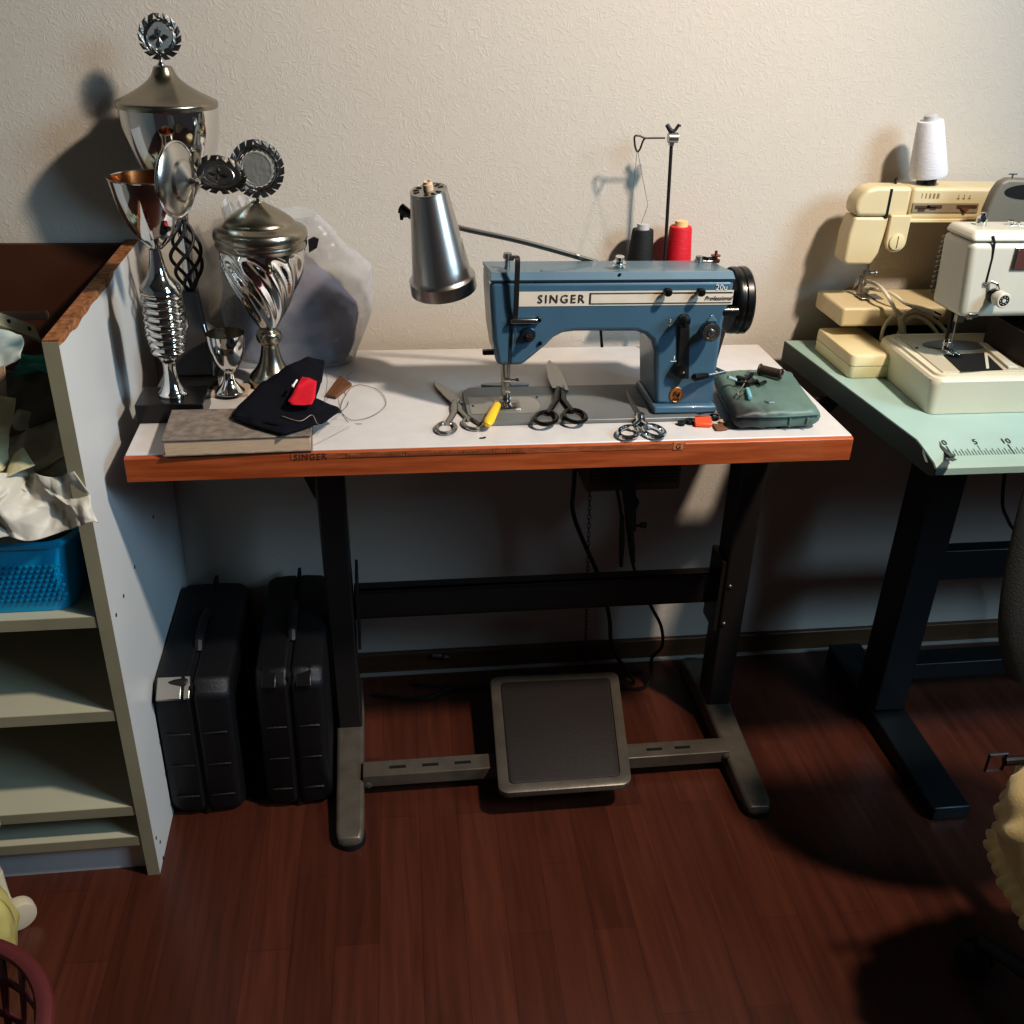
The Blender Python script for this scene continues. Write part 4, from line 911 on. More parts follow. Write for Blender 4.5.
# needle bar
nb0 = at(507, 366, 'y', -.31); N_ = lambda py, px=507.5: at(px, py, 'y', -.31)
obj('needle_bar', MB().cyl(N_(362), N_(383), .0042).cyl(N_(383), N_(386), .0055), 'steel', sm_)
obj('needle', MB().cyl(N_(386), N_(402), .0009, n=8), 'steel', sm_)
pb_ = obj('presser_bar', MB().cyl(N_(362, 504)+V((0, .01, 0)), N_(398, 504)+V((0, .01, 0)), .0036), 'steel', sm_)
obj('needle_clamp', MB().cyl(N_(380, 503), N_(380, 519), .0020).cyl(N_(380.5, 515), N_(380.5, 518.5), .0046).box(N_(379, 507), (.011, .010, .006)), 'chrome', sm_, bevel=.0006)
foot_c = N_(402, 507); foot_c.z = ZT+.013
pf_ = obj('presser_foot', MB().hexa([foot_c+V((-.006, -.018, -.003)), foot_c+V((-.0015, -.018, -.003)), foot_c+V((-.0015, .014, -.003)), foot_c+V((-.006, .014, -.003)), foot_c+V((-.006, -.020, .001)), foot_c+V((-.0015, -.020, .001)), foot_c+V((-.0015, .014, -.0005)), foot_c+V((-.006, .014, -.0005))]).hexa([foot_c+V((.0015, -.018, -.003)), foot_c+V((.006, -.018, -.003)), foot_c+V((.006, .014, -.003)), foot_c+V((.0015, .014, -.003)), foot_c+V((.0015, -.020, .001)), foot_c+V((.006, -.020, .001)), foot_c+V((.006, .014, -.0005)), foot_c+V((.0015, .014, -.0005))]).box(foot_c+V((0, .010, .005)), (.012, .008, .014)), 'chrome', sm_, bevel=.0006)
# bed
def bedpt(px, py): p = at(px, py, 'z', ZT+.0065); return p
bx0, bx1 = bedpt(466, 408).x, .876
bedpoly = [V((bx0+.015, -.376, ZT+.0005)), V((bx1, -.376, ZT+.0005)), V((bx1, -.232, ZT+.0005)), V((bx0+.012, -.232, ZT+.0005)), V((bx0, -.250, ZT+.0005)), V((bx0, -.345, ZT+.0005))]
bed = obj('bed_plate', MB().prism(bedpoly, (0, 0, .0065)), 'bed', sm_, bevel=.0012)
sp_ = [V((bx0+.006, -.345, ZT+.007)), V((bx0+.006, -.278, ZT+.007))]
n_arc = 16; xe = at(527, 402, 'z', ZT+.007).x
arc = [V((xe+.018*math.cos(a), -.3115+.0335*math.sin(a), ZT+.007)) for a in [PI/2-PI*k/n_arc for k in range(n_arc+1)]]
sp_pts = sp_ + arc
obj('slide_plate', MB().prism(sp_pts, (0, 0, .0008)), 'bed_light', bed)
hn = at(505, 385, 'z', ZT+.006)
obj('hinge_bar', MB().prism([V((hn.x+.040*math.cos(a)*(1), hn.y+.0075*math.sin(a), ZT+.0005)) for a in [2*PI*k/32 for k in range(32)]], (0, 0, .008)), 'bed_light', bed, bevel=.001)
obj('needle_plate', MB().box((foot_c.x, foot_c.y-.002, ZT+.0082), (.040, .040, .0012)), 'steel', bed, bevel=.0004)
p = at(473, 406, 'z', ZT+.008); q2 = at(537, 397, 'z', ZT+.008)
pieces('bed_hole', MB().cyl(p, p+V((0, 0, .0006)), .002).cyl(q2, q2+V((0, 0, .0004)), .002), 'hole', bed)
for i in range(5):
    rr_ = random.Random(i); pp = [foot_c+V((rr_.uniform(-.016, .02), rr_.uniform(-.026, .002), -.0025+.002*rr_.random())) for _ in range(6)]
    pp[0] = foot_c+V((0, -.004, .001))
    tag(obj('thread', tube_spl(pp, .0004, 8, 5), 'thread_grey'), 'dark thread tangled under the presser foot of the blue sewing machine', 'thread', 'tangled threads at the needle')

# lamp
lp = thing('machine_lamp', 'aluminium cone work lamp on a long flat arm left of the blue machine', 'lamp', (.43, -.25, .90))
YL = -.25; t0 = at(428.5, 190, 'y', YL-.012); t1 = at(443.5, 286, 'y', YL+.012); axl = (t1-t0).normalized(); Lh = (t1-t0).length; ml = scl(t0)
prof = [(18.0*ml, 0), (19*ml, .002), (31.2*ml, Lh*.86), (32.5*ml, Lh*.88), (35*ml, Lh*.9), (35.4*ml, Lh*1.03), (34.6*ml, Lh*1.03), (34*ml, Lh*.92), (29*ml, Lh*.87), (17.8*ml, .004)]
shd = obj('lamp_shade', MB().lathe(prof, t0, axl, 64), 'alu', lp, smooth=30)
obj('cap_ring', MB().torus(t0+axl*.0005, axl, 18.3*ml, .0012, 40, 6), 'alu', shd)
hl = MB(); x_, y_, z_ = frame(axl)
for k in range(12):
    if k % 4 == 3: continue
    a = 2*PI*k/12+.25; d1 = x_*math.cos(a)+y_*math.sin(a); s1 = -x_*math.sin(a)+y_*math.cos(a)
    hl.hexa([t0+d1*10*ml-s1*1.2*ml+axl*.0005, t0+d1*15.5*ml-s1*2.2*ml+axl*.0005, t0+d1*15.5*ml+s1*2.2*ml+axl*.0005, t0+d1*10*ml+s1*1.2*ml+axl*.0005, t0+d1*10*ml-s1*1.2*ml-axl*.0006, t0+d1*15.5*ml-s1*2.2*ml-axl*.0006, t0+d1*15.5*ml+s1*2.2*ml-axl*.0006, t0+d1*10*ml+s1*1.2*ml-axl*.0006])
pieces('vent_slot', hl, 'hole', shd)
obj('socket_cap', MB().lathe([(.0075, -.002), (.0075, .009), (.006, .010), (.006, .013), (.0042, .013), (.0042, .010)], t0, -axl, 24), 'wood_tag' if False else 'pages', shd, smooth=30)
obj('bulb', MB().ball(t0+axl*Lh*.66, .022, 20, 1.2), mat('pearl_bulb_glass', (230, 226, 214), .15), lp)
obj('socket', MB().cyl(t0+axl*.004, t0+axl*Lh*.5, .014), 'black', lp)
a0 = at(462, 229, 'y', -.215); a1 = at(597, 263, 'y', -.238); am = a0.lerp(a1, .45)+V((0, 0, .003)); 
ar = spl([at(415, 214, 'y', -.20), at(440, 222, 'y', -.205), a0, am, a1], 6); mb = MB()
mb.tube(ar, .0044, 10, flat=.75)
arm_ = obj('lamp_arm', mb, mat('grey_painted_arm', (142, 134, 120), .4, metal=.3), lp)
mb = MB(); mb.tube([p+V((0, -.004, .0035)) for p in ar], .0024, 8); obj('arm_cord', mb, 'screw', lp)
obj('arm_bracket', MB().prism([at(575, 254, 'y', -.241), at(598, 262, 'y', -.241), at(585, 265, 'y', -.241)], (0, .004, 0)).box((at(590, 264, 'y', -.240)), (.03, .008, .008)), 'steel', lp, bevel=.001)
kp = at(405, 212, 'y', -.215)
jn = obj('swivel_joint', MB().cyl(at(412, 216, 'y', -.225), at(401, 207, 'y', -.215), .0062).ball(kp, .0085, 12), 'black', lp)
obj('wing_screw', MB().hexa([kp+V((-.008, -.002, -.012)), kp+V((-.003, -.002, -.012)), kp+V((-.001, .002, -.002)), kp+V((-.006, .002, -.002)), kp+V((-.009, -.002, .008)), kp+V((-.002, -.002, .010)), kp+V((.002, .002, .002)), kp+V((-.005, .002, .000))]).cyl(kp+V((-.010, 0, .002)), kp+V((.0, 0, .0)), .0035), 'black', jn, bevel=.0006)

# thread stand
YT = -.07
pt_, pbm = at(671.5, 139, 'y', YT), at(664.5, 262, 'y', YT)
ext = (pbm-pt_).normalized(); pbase = pbm+ext*((pbm.z-ZT)/-ext.z); bzc = .845
ts = thing('thread_stand', 'thin metal thread stand with looped wire guide behind the blue machine', 'thread stand', (pbase.x, YT, ZT))
obj('pole', MB().cyl(pbase, pt_+V((0, 0, .008)), .0029, n=12), 'iron', ts)
obj('base_plate', MB().box((pbase.x+.008, YT, ZT+.004), (.05, .06, .008)), 'iron', ts, bevel=.002)
YS = -.041
cK, cR = at(640, 262, 'y', YS), at(677.5, 258, 'y', YS)
pole_at = lambda z: pbase.lerp(pt_, (z-pbase.z)/(pt_.z-pbase.z))
tray = obj('spool_tray', MB().box2((cK.x-.030, YT-.008, bzc-.004), (cR.x+.028, YS+.02, bzc)), 'iron', ts, bevel=.001)
# pole passes just left of the red cone
obj('clamp_block', MB().cyl(pt_+V((-.006, 0, .002)), pt_+V((.010, 0, .002)), .0085, n=16).box(pt_+V((0, 0, -.001)), (.007, .012, .018)), 'steel', ts, bevel=.0006)
obj('wing_nut', MB().tube([pt_+V((0, 0, .012)), pt_+V((-.004, 0, .014)), pt_+V((-.010, 0, .022))], [.003, .004, .0035], 8).tube([pt_+V((0, 0, .012)), pt_+V((.005, 0, .014)), pt_+V((.010, 0, .022)), pt_+V((.013, 0, .020))], [.003, .0028, .0028, .002], 8), 'iron', ts)
wp = [at(x, y, 'y', YT) for x, y in ((665, 138), (655, 138), (645, 138), (640, 136), (635, 136), (634.5, 141), (635.5, 148), (637.5, 151.5), (640, 149), (643, 141), (645, 138.5))]
obj('wire_guide', MB().tube(spl(wp, 3), .0016, 8), 'iron', ts)
def cone_spool(name, lab, c, ztop, r0, r1, m, mc, g, tilt=0):
    H = ztop-bzc
    t = thing(name, lab, 'thread cone', (c.x, YS, bzc), g)
    obj('core', MB().lathe([(r0+.001, 0), (r0+.001, .003), (r1*.6, H+.004), (r1*.58, H+.009), (.003, H+.0095)], (c.x, YS, bzc), n=32), mc, t, smooth=40)
    obj('wound_thread', MB().lathe([(r0*.97, .003), (r0, .008), (r1*1.02, H-.003), (r1*.97, H-.0005), (r1*.6, H)], (c.x, YS, bzc), n=40), m, t, smooth=40)
CG = 'thread cones on the stand behind the blue machine'
sK = scl(cK)
cone_spool('thread_cone', 'black thread cone with grey core behind the blue sewing machine', V((cK.x, 0, 0)), at(640, 229, 'y', YS).z, 15*sK, 10.3*sK, 'thread_black', 'cone_clear', CG)
cone_spool('thread_cone', 'bright red thread cone with cream core behind the blue sewing machine', V((cR.x, 0, 0)), at(678, 226, 'y', YS).z, 15.5*sK, 10.8*sK, 'thread_red', 'cone_cream', CG)
tag(obj('thread', MB().tube([at(637, 152, 'y', YT), at(633, 190, 'y', YT-.02), at(627, 258, 'y', YT-.03), at(620, 263, 'y', -.30)], .0004, 5), 'thread_grey'), 'fine thread falling from the wire guide to the cover of the blue machine', 'thread')
tag(obj('thread', MB().tube([at(638, 152, 'y', YT), at(642, 175, 'y', YT), at(648, 205, 'y', YT), at(641, 224, 'y', YS)], .0004, 5), 'thread_grey'), 'fine thread rising from the black cone to the wire guide', 'thread')

# ================================================================ scissors
def scissors(name, label, tip, ring_l, ring_r, piv, z, mb_, mh_, open_=.0, rw=.018, bw_=.011, grp=None, blade_l=None):
    """tip, ring centres and pivot are measured points on the plane z"""
    T, L_, R_, P_ = [at(a, b, 'z', z+.003) for a, b in (tip, ring_l, ring_r, piv)]
    t = thing(name, label, 'scissors', V((P_.x, P_.y, z)), grp)
    up = V((0, 0, 1))
    for s, Rg, Tp in ((-1, R_, T), (1, L_, T if blade_l is None else at(blade_l[0], blade_l[1], 'z', z+.003))):
        zz = up*(.0016*s)
        dr = (Tp-P_).normalized(); sd = up.cross(dr)*s; Lb = (Tp-P_).length
        prof = [P_-dr*.008-sd*bw_*.3, P_-dr*.006+sd*bw_*.55, P_+dr*Lb*.25+sd*bw_*.62, P_+dr*Lb*.7+sd*bw_*.5, P_+dr*Lb*.93+sd*bw_*.22, Tp, P_+dr*Lb*.6-sd*bw_*.12, P_+dr*Lb*.2-sd*bw_*.3]
        b_ = obj('blade', MB().prism([q+zz-up*.0011 for q in prof], up*.0022), mb_, t, bevel=.0003)
        hd = (Rg-P_).normalized(); nr = Rg-hd*rw*.9
        mid = P_.lerp(nr, .5)+up.cross(hd)*(.004*s)
        h_ = obj('handle', MB().tube([P_+dr*.003+zz, P_.lerp(nr, .25)+zz, mid+zz*.5, nr], [.0044, .0052, .0046, .0044], 10, flat=.75), mh_, t)
        obj('finger_ring', MB().torus(Rg, up, rw, .0034, 36, 10, sx=1.25, sy=.84, ref=hd.cross(up)), mh_, h_)
    obj('pivot_screw', MB().lathe([(.0068, 0), (.0068, .0018), (.004, .003)], P_+up*.0024, up, 18), 'steel', t)
    return t
SG = 'three pairs of scissors on the work table'
scissors('scissors', 'long pointed all-metal shears left of the yellow awl', (434, 381), (446, 428), (473, 424), (456, 402), ZT, 'steel', 'steel', rw=.0165, bw_=.017)
scissors('scissors', 'broad-bladed scissors with dark handles lying on the machine bed', (550, 361), (546, 418), (575, 416), (560, 388), ZT+.0085, 'steel', mat('worn_black_handles', (40, 38, 36), .25, metal=.6, var=.3), rw=.0195, bw_=.024)
scissors('scissors', 'small slim silver scissors in front of the blue machine column', (626, 391), (629, 432), (654, 431), (640, 416), ZT+.0035, 'steel', 'chrome', rw=.0175, bw_=.0085)
# awl
ya, yb_, yc = at(489, 421, 'z', ZT+.014), at(497, 405, 'z', ZT+.014), at(502, 393, 'z', ZT+.013)
aw = thing('awl', 'yellow-handled awl lying on the machine bed by the needle', 'awl', ya)
obj('handle', MB().tube([ya+(ya-yb_)*.22, ya+(ya-yb_)*.16, ya, ya.lerp(yb_, .6), yb_, yb_+(yb_-ya)*.12], [.003, .0068, .0082, .0074, .0066, .003], 18, flat=.8), 'yellow', aw)
obj('spike', MB().cyl(yb_, yc, .0016, .0006, 8), 'steel', aw)
p = at(482, 438, 'z', ZT+.001)
tag(obj('thread_scrap', MB().box(p, (.007, .0022, .0012)).box(p+V((.004, .002, 0)), (.004, .002, .0012)), 'black_matte'), 'tiny dark scrap on the white tabletop below the yellow awl', 'scrap')

# ================================================================ green pouch and small things
pq = [V((.880, -.424, ZT)), V((1.022, -.424, ZT)), V((1.046, -.232, ZT)), V((.905, -.235, ZT))]
po = thing('fabric_pouch', 'quilted green nylon pouch right of the blue sewing machine', 'pouch', sum(pq, V())/4)
def pouch(u, v, top_=True):
    p = pq[0]*(1-u)*(1-v)+pq[1]*u*(1-v)+pq[2]*u*v+pq[3]*(1-u)*v
    return p
mb = MB(); n1, n2 = 40, 40
def pfn(u, v):
    # wrap v: 0..1 = around (bottom front -> front -> top -> back -> bottom)
    e = .10
    th = 2*PI*v
    cx, cz = math.cos(th), math.sin(th)
    sx_ = math.copysign(abs(cx)**.28, cx); sz_ = math.copysign(abs(cz)**.55, cz)
    w_ = .5-.5*sx_
    uu = .5+(u-.5)
    endf = (1-abs(2*u-1)**8)**.5
    b = pouch(uu, .5+(w_-.5)*(.97 if endf > .9 else .97*(.9+.1*endf)))
    H = .0175*endf
    z = ZT+.018+H*sz_
    z += .0035*nz(b, 26, 3)*(sz_ > 0)+.0022*nz(b, 70, 5)*endf-.0022*abs(nz(b, 45, 12))*endf
    return V((b.x+.002*nz(b+V((0, 0, v)), 40, 8), b.y, max(ZT+.0006, z)))
obj('quilted_body', MB().grid(pfn, n1, n2), 'pouch', po, smooth=180)
obj('piping', MB().tube(spl([pq[0]+V((.004, .002, .026)), pq[0].lerp(pq[1], .5)+V((0, .001, .0245)), pq[1]+V((-.006, .003, .026))], 5), .0017, 8), 'pouch', po)
pieces('stitched_band', MB().box((.970, -.4225, ZT+.014), (.0025, .003, .016)).box((.998, -.4225, ZT+.014), (.0025, .003, .016)), 'pouch', po, bevel=.001)
zp = ZT+.0375
lr = thing('leather_roll', 'small dark brown leather tube lying on the far side of the green pouch', 'tube', at(770, 372, 'z', zp))
l0, l1 = at(760, 369, 'z', zp+.008), at(781, 374, 'z', zp+.008)
obj('roll', MB().tube([l0, l0.lerp(l1, .5), l1], .0085, 18, flat=.85), 'leather', lr)
obj('end_rim', MB().torus(l1, l1-l0, .0075, .0018, 20, 6), 'leather', lr); obj('end_rim', MB().torus(l0, l1-l0, .0075, .0018, 20, 6), 'leather', lr)
z9 = zp+.002
tag(obj('black_clip', MB().tube([at(738, 377, 'z', z9), at(746, 379, 'z', z9+.006), at(752, 374, 'z', z9+.010)], .0038, 8).tube([at(736, 383, 'z', z9), at(748, 384, 'z', z9+.004), at(757, 381, 'z', z9+.003)], .0034, 8).tube([at(748, 373, 'z', z9), at(752, 380, 'z', z9+.006), at(746, 387, 'z', z9)], .0036, 8), 'black'), 'black plastic clips piled in the middle of the green pouch', 'clip')
tag(obj('black_clip', MB().tube([at(755, 381, 'z', z9), at(760, 384, 'z', z9+.003), at(765, 382, 'z', z9)], .0034, 8), 'black'), 'single black clip right of the pile on the green pouch', 'clip')
tag(obj('steel_pin', MB().tube([at(728, 377, 'z', zp+.012), at(736, 380, 'z', zp+.006)], .003, 10), mat('pale_mint_metal', (190, 214, 206), .3, metal=.6)), 'short pale metal rod at the end of the reverse lever, over the pouch', 'rod')
tag(obj('metal_hook', MB().tube(spl([at(744, 392, 'z', z9), at(740, 396, 'z', z9), at(738, 393, 'z', z9+.001), at(742, 388, 'z', z9+.002), at(746, 381, 'z', z9+.005)], 4), .0013, 8), 'chrome'), 'bent chrome wire hook on the green pouch left of the cyan piece', 'hook')
tag(obj('cyan_piece', MB().tube([at(747, 389, 'z', z9), at(748.5, 393, 'z', z9), at(750, 398, 'z', z9)], [.0035, .004, .0035], 12), 'cyan', bevel=.0008), 'small pale cyan plastic piece on the green pouch', 'plastic piece')
tag(obj('metal_pin', MB().tube([at(765, 401, 'z', z9-.003), at(769, 402.5, 'z', z9-.003), at(774, 402, 'z', z9-.003)], .0016, 8), 'steel'), 'small dark metal pin lying on the right front of the pouch', 'pin')
tag(obj('chalk', MB().prism([at(694, 419, 'z', ZT+.001), at(709, 419.5, 'z', ZT+.001), at(712, 423, 'z', ZT+.001), at(711, 427.5, 'z', ZT+.001), at(695, 427, 'z', ZT+.001), at(693, 423, 'z', ZT+.001)], (0, 0, .006)), 'orange', bevel=.0015), 'flat orange tailor chalk in front of the blue machine', 'chalk')
def disc(name, lab, cat, px, py, r, h, m, ax=(0, 0, 1), g=None):
    p = at(px, py, 'z', ZT+.001); return tag(obj(name, MB().lathe([(r, 0), (r, h*.25), (r*.8, h*.3), (r*.8, h*.7), (r, h*.75), (r, h), (r*.35, h), (r*.3, h*.8)], p, ax, 24), m), lab, cat, g)
disc('bobbin', 'black bobbin left of the orange chalk', 'bobbin', 690, 423, .0075, .006, 'black')
disc('bobbin', 'small dark bobbin leftmost in the row before the blue machine', 'bobbin', 681, 424.5, .006, .005, 'black')
disc('bobbin', 'shiny steel bobbin standing behind the orange chalk', 'bobbin', 700, 417, .0065, .007, 'steel')
disc('bobbin', 'black bobbin right behind the orange chalk by the pouch', 'bobbin', 714, 419, .0075, .006, 'black')
disc('button', 'beige round button in front of the pouch corner', 'button', 723, 423, .0062, .004, 'card')
tag(obj('key', MB().prism([at(712, 425, 'z', ZT+.001), at(722, 426, 'z', ZT+.001), at(728, 430, 'z', ZT+.001), at(722, 431, 'z', ZT+.001), at(716, 431, 'z', ZT+.001)], (0, 0, .003)), 'wood_tag', bevel=.0005), 'small brown notched metal piece beside the beige button', 'metal piece')

# ================================================================ mint table on the right
mt = thing('mint_table', 'mint green metal table with a printed ruler on its rounded front edge', 'table', (1.65, -.3, 0))
MX = 1.112
prof = [(-.035, ZM), (-.487, ZM), (-.500, ZM-.003), (-.538, ZM-.014), (-.547, ZM-.020), (-.548, ZM-.030), (-.535, ZM-.036), (-.035, ZM-.036)]
shx = lambda x, y: x+(-.035-y)*(.075 if x < 1.5 else 0)
top2 = obj('tabletop', loft(MB(), [[V((shx(x, y), y, z)) for y, z in prof] for x in (MX, 2.26)], True, True), 'mint', mt)
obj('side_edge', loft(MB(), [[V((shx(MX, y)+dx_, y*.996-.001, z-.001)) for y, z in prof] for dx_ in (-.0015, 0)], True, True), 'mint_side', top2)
M['ink'] = mat('black_ruler_ink', (38, 52, 56), .6)
r0_, r1_ = at(957, 452, 'z', ZM), at(1018, 449, 'z', ZM)
tk = MB(); stp = (r1_.x-r0_.x)/10
def lipz(y):
    for (ya, za), (yb2, zb2) in zip(prof[:6], prof[1:6]):
        if yb2 <= y <= ya: return za+(zb2-za)*(ya-y)/(ya-yb2)
    return ZM
for i in range(0, 41):
    for h in ((0,) if i == 0 else (-.5, 0)):
        x = r0_.x+stp*(i+h); y0_ = -.512; L = .021 if (i % 5 == 0 and h == 0) else (.014 if h == 0 else .010)
        wd = .0011 if (i % 10 == 0 and h == 0) else .0005
        tk.faces([(x-wd, y0_-.014, lipz(y0_-.014)+.0006), (x+wd, y0_-.014, lipz(y0_-.014)+.0006), (x+wd, y0_-.014+L, lipz(y0_-.014+L)+.0006), (x-wd, y0_-.014+L, lipz(y0_-.014+L)+.0006)], [(0, 1, 2, 3)])
obj('ruler_marks', tk, 'ink', top2)['kind'] = 'stuff'
for i, s in ((0, '0'), (5, '5'), (10, '10')):
    text('ruler_number', s, (r0_.x+stp*i, -.503, lipz(-.503)+.001), (1, 0, 0), (0, 1, .28), .0165, 'ink', top2, align='CENTER', extrude=.0002)
cp = MB()
for pts_ in ([(939, 441), (942, 446), (947, 450), (952, 454), (956, 456), (950, 457), (944, 452), (940, 447)], [(944, 459), (950, 456), (957, 460), (952, 462)], [(938, 467), (943, 461), (950, 463), (946, 468)], [(923, 447), (925, 455), (928, 463), (925, 462), (922, 453)]):
    W_ = []
    for a_, b_ in pts_:
        q = at(a_, b_, 'z', ZM)
        for _ in range(6): q = at(a_, b_, 'z', lipz(q.y))
        W_.append(q+V((0, -.0004, .0007)))
    cp.faces(W_, [tuple(range(len(W_)))])
pieces('paint_chip', cp, mat('bare_metal_chips', (72, 80, 78), .5, var=.4, vscale=200), top2)
for lx_ in (1.318, 2.08):
    obj('leg', MB().box2((lx_, -.29, .05), (lx_+.065, -.21, ZM-.036)), 'mint_leg', mt, bevel=.003)
    obj('foot', MB().hexa([V((lx_+.002, -.54, 0)), V((lx_+.075, -.54, 0)), V((lx_+.075, -.06, 0)), V((lx_+.002, -.06, 0)), V((lx_+.002, -.54, .03)), V((lx_+.075, -.54, .03)), V((lx_+.075, -.06, .05)), V((lx_+.002, -.06, .05))]), 'mint_leg', mt, bevel=.004)
obj('cross_brace', MB().box2((1.383, -.255, .335), (2.08, -.225, .40)), 'mint_leg', mt, bevel=.002)
obj('foot_rail', MB().box2((1.39, -.20, .05), (2.08, -.15, .09)), 'mint_leg', mt, bevel=.002)
tag(obj('power_cable', tube_spl([V((1.53, -.15, ZM-.037)), at(1003, 490, 'y', -.15), at(1008, 520, 'y', -.15), at(1024, 545, 'y', -.14), at(1045, 600, 'y', -.12), V((1.75, -.1, .006)), V((1.95, -.12, .006))], .0035), 'cable'), 'black cable hanging below the mint green table', 'cable')

# cream machine at the back
G1 = -.10
F1 = lambda px, py, y=G1: at(px, py, 'y', y)
c1 = thing('sewing_machine', 'yellowed cream household sewing machine at the back of the mint green table, by the wall', 'sewing machine', (1.35, -.08, ZM))
zt1 = F1(880, 187).z; zb1 = F1(860, 265).z; zsm = F1(870, 217).z; zab = F1(930, 220).z
xa = F1(857, 200).x; xh = F1(884, 240).x; xf = F1(910, 205).x
BK = -.055
obj('head_cover', MB().prism([(xa+.006, G1, zsm), (xa, G1, zsm+.012), (xa+.003, G1, zt1-.022), (xa+.016, G1, zt1-.005), (xa+.035, G1, zt1), (xf, G1, zt1), (xf, G1, zsm)], (0, BK-G1, 0)), 'cream', c1, bevel=.014, seg=4)
obj('head_lower', MB().prism([(xa+.004, G1+.001, zsm-.001), (xa-.002, G1+.001, zsm-.03), (xa-.003, G1+.001, zb1+.006), (xa+.004, G1+.001, zb1), (xh-.014, G1+.001, zb1), (xh-.004, G1+.001, zb1+.02), (xh+.004, G1+.001, zsm-.001)], (0, BK-G1, 0)), 'cream', c1, bevel=.007, seg=3)
obj('arm', MB().box2((xf+.0015, G1+.001, zab), (1.62, -.030, zt1-.001)), 'cream', c1, bevel=.006, seg=3)
obj('arm_lip', MB().box2((xf-.01, G1-.003, zab-.004), (1.62, -.030, zab+.002)), 'cream_box', c1, bevel=.001)
fx0, fx1 = F1(889, 220).x, F1(909.5, 220).x; fr_ = (fx1-fx0)/2; fcz = F1(897, 241).z
flp = [(fx0, zsm+.004), (fx1, zsm+.004)]+[(fx0+fr_+fr_*math.cos(a), fcz+fr_*math.sin(a)) for a in [-PI*k/14 for k in range(15)]]
fl_ = obj('tension_flap', MB().prism([(x, G1-.006, z) for x, z in flp], (0, .010, 0)), 'cream', c1, bevel=.002)
dl = obj('tension_dial', MB().lathe([(fr_*.72, 0), (fr_*.72, .003), (fr_*.6, .0036), (.001, .0038)], (fx0+fr_, G1-.006, fcz), (0, -1, 0), 32), 'cream_box', fl_)
obj('dial_line', MB().box((fx0+fr_, G1-.0099, fcz), (.0014, .0008, fr_*1.1)), 'wood_tag', dl)
obj('thread_slot', MB().box2((F1(888.5, 200).x, G1-.0006, zsm-.002), (F1(891, 200).x, G1+.004, F1(890, 189).z)), 'hole', c1)
wd0, wd1 = F1(913, 204), F1(977, 213)
win = obj('lever_window', MB().box2((wd0.x, G1-.0006, F1(945, 213).z), (wd1.x, G1+.004, F1(945, 203).z)), mat('taupe_window_recess', (150, 132, 106), .6), c1, bevel=.001)
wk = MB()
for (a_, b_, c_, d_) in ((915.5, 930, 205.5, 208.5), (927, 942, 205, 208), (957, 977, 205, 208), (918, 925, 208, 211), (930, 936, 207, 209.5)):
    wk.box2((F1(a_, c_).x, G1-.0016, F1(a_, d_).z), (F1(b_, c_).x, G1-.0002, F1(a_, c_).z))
pieces('lever_shadow', wk, mat('lever_shadow_brown', (78, 60, 44), .6), win)  # dark brown bars paint in the levers' shadow inside the window
obj('lever_tip', MB().prism([F1(960, 207.5)+V((0, -.001, 0)), F1(969, 207.5)+V((0, -.001, 0)), F1(964.5, 212.5)+V((0, -.001, 0))], (0, -.003, 0)), 'wood_tag', win)
mk = MB()
for i, px in enumerate((922, 926, 930, 934, 938)):
    a_ = F1(px, 198); mk.box2((a_.x-.0004-.0004*i, G1+.0002, a_.z-.0005), (a_.x+.0004+.0004*i, G1+.0012, a_.z+.0075))
for px in (958.5, 964, 969.5):
    a_ = F1(px, 199); mk.box2((a_.x-.0022, G1+.0002, a_.z), (a_.x+.0022, G1+.0012, a_.z+.0014)); mk.box2((a_.x-.0004, G1+.0002, a_.z+.002), (a_.x+.0004, G1+.0012, a_.z+.007))
pieces('panel_mark', mk, mat('faded_panel_print', (150, 128, 92), .6), c1)
obj('column', MB().box2((1.50, G1, ZM+.06), (1.62, -.030, zab+.002)), 'cream', c1, bevel=.006)
bz = F1(843, 308, -.14).z; bxl = F1(843, 308, -.14).x
obj('free_arm', MB().box2((bxl, -.142, bz-.034), (1.62, -.026, bz)), 'cream', c1, bevel=.005, seg=3)
obj('base', MB().box2((bxl+.09, -.12, ZM+.001), (1.64, -.028, bz-.0335)), 'brown_box', c1, bevel=.004)  # added support block, coloured dark for the shade under the free arm
obj('base', MB().box2((1.47, -.15, ZM+.001), (1.66, -.024, bz+.002)), 'cream', c1, bevel=.006)
npx = at(868, 297, 'z', bz)
obj('needle_plate', MB().box((npx.x, npx.y, bz+.0006), (.045, .034, .0014)), 'bed', c1, bevel=.001)
nx_ = F1(866, 266, -.07)
obj('needle_bar', MB().cyl(V((nx_.x, npx.y, zb1+.004)), V((nx_.x, npx.y, zb1-.026)), .0032).cyl(V((nx_.x, npx.y, zb1-.026)), V((nx_.x, npx.y, bz+.002)), .0012), 'steel', c1)
obj('needle_clamp', MB().box((nx_.x, npx.y-.002, zb1-.020), (.010, .010, .009)).cyl((nx_.x, npx.y-.002, zb1-.020), (nx_.x+.018, npx.y-.002, zb1-.020), .0016).cyl((nx_.x+.015, npx.y-.002, zb1-.020), (nx_.x+.018, npx.y-.002, zb1-.020), .004), 'steel', c1)
obj('presser_foot', MB().box((nx_.x-.004, npx.y-.010, bz+.004), (.014, .030, .003)).box((nx_.x-.004, npx.y+.006, bz+.020), (.006, .006, .035)), 'steel', c1, bevel=.0008)
sp0, sp1 = at(928, 176, 'y', -.065), at(931, 114, 'y', -.065); sax = (sp1-sp0).normalized(); ss = scl(sp0)
obj('spool_pin', MB().cyl(V((sp0.x, -.065, zt1-.004)), sp0+sax*.006, .004), 'steel', c1)
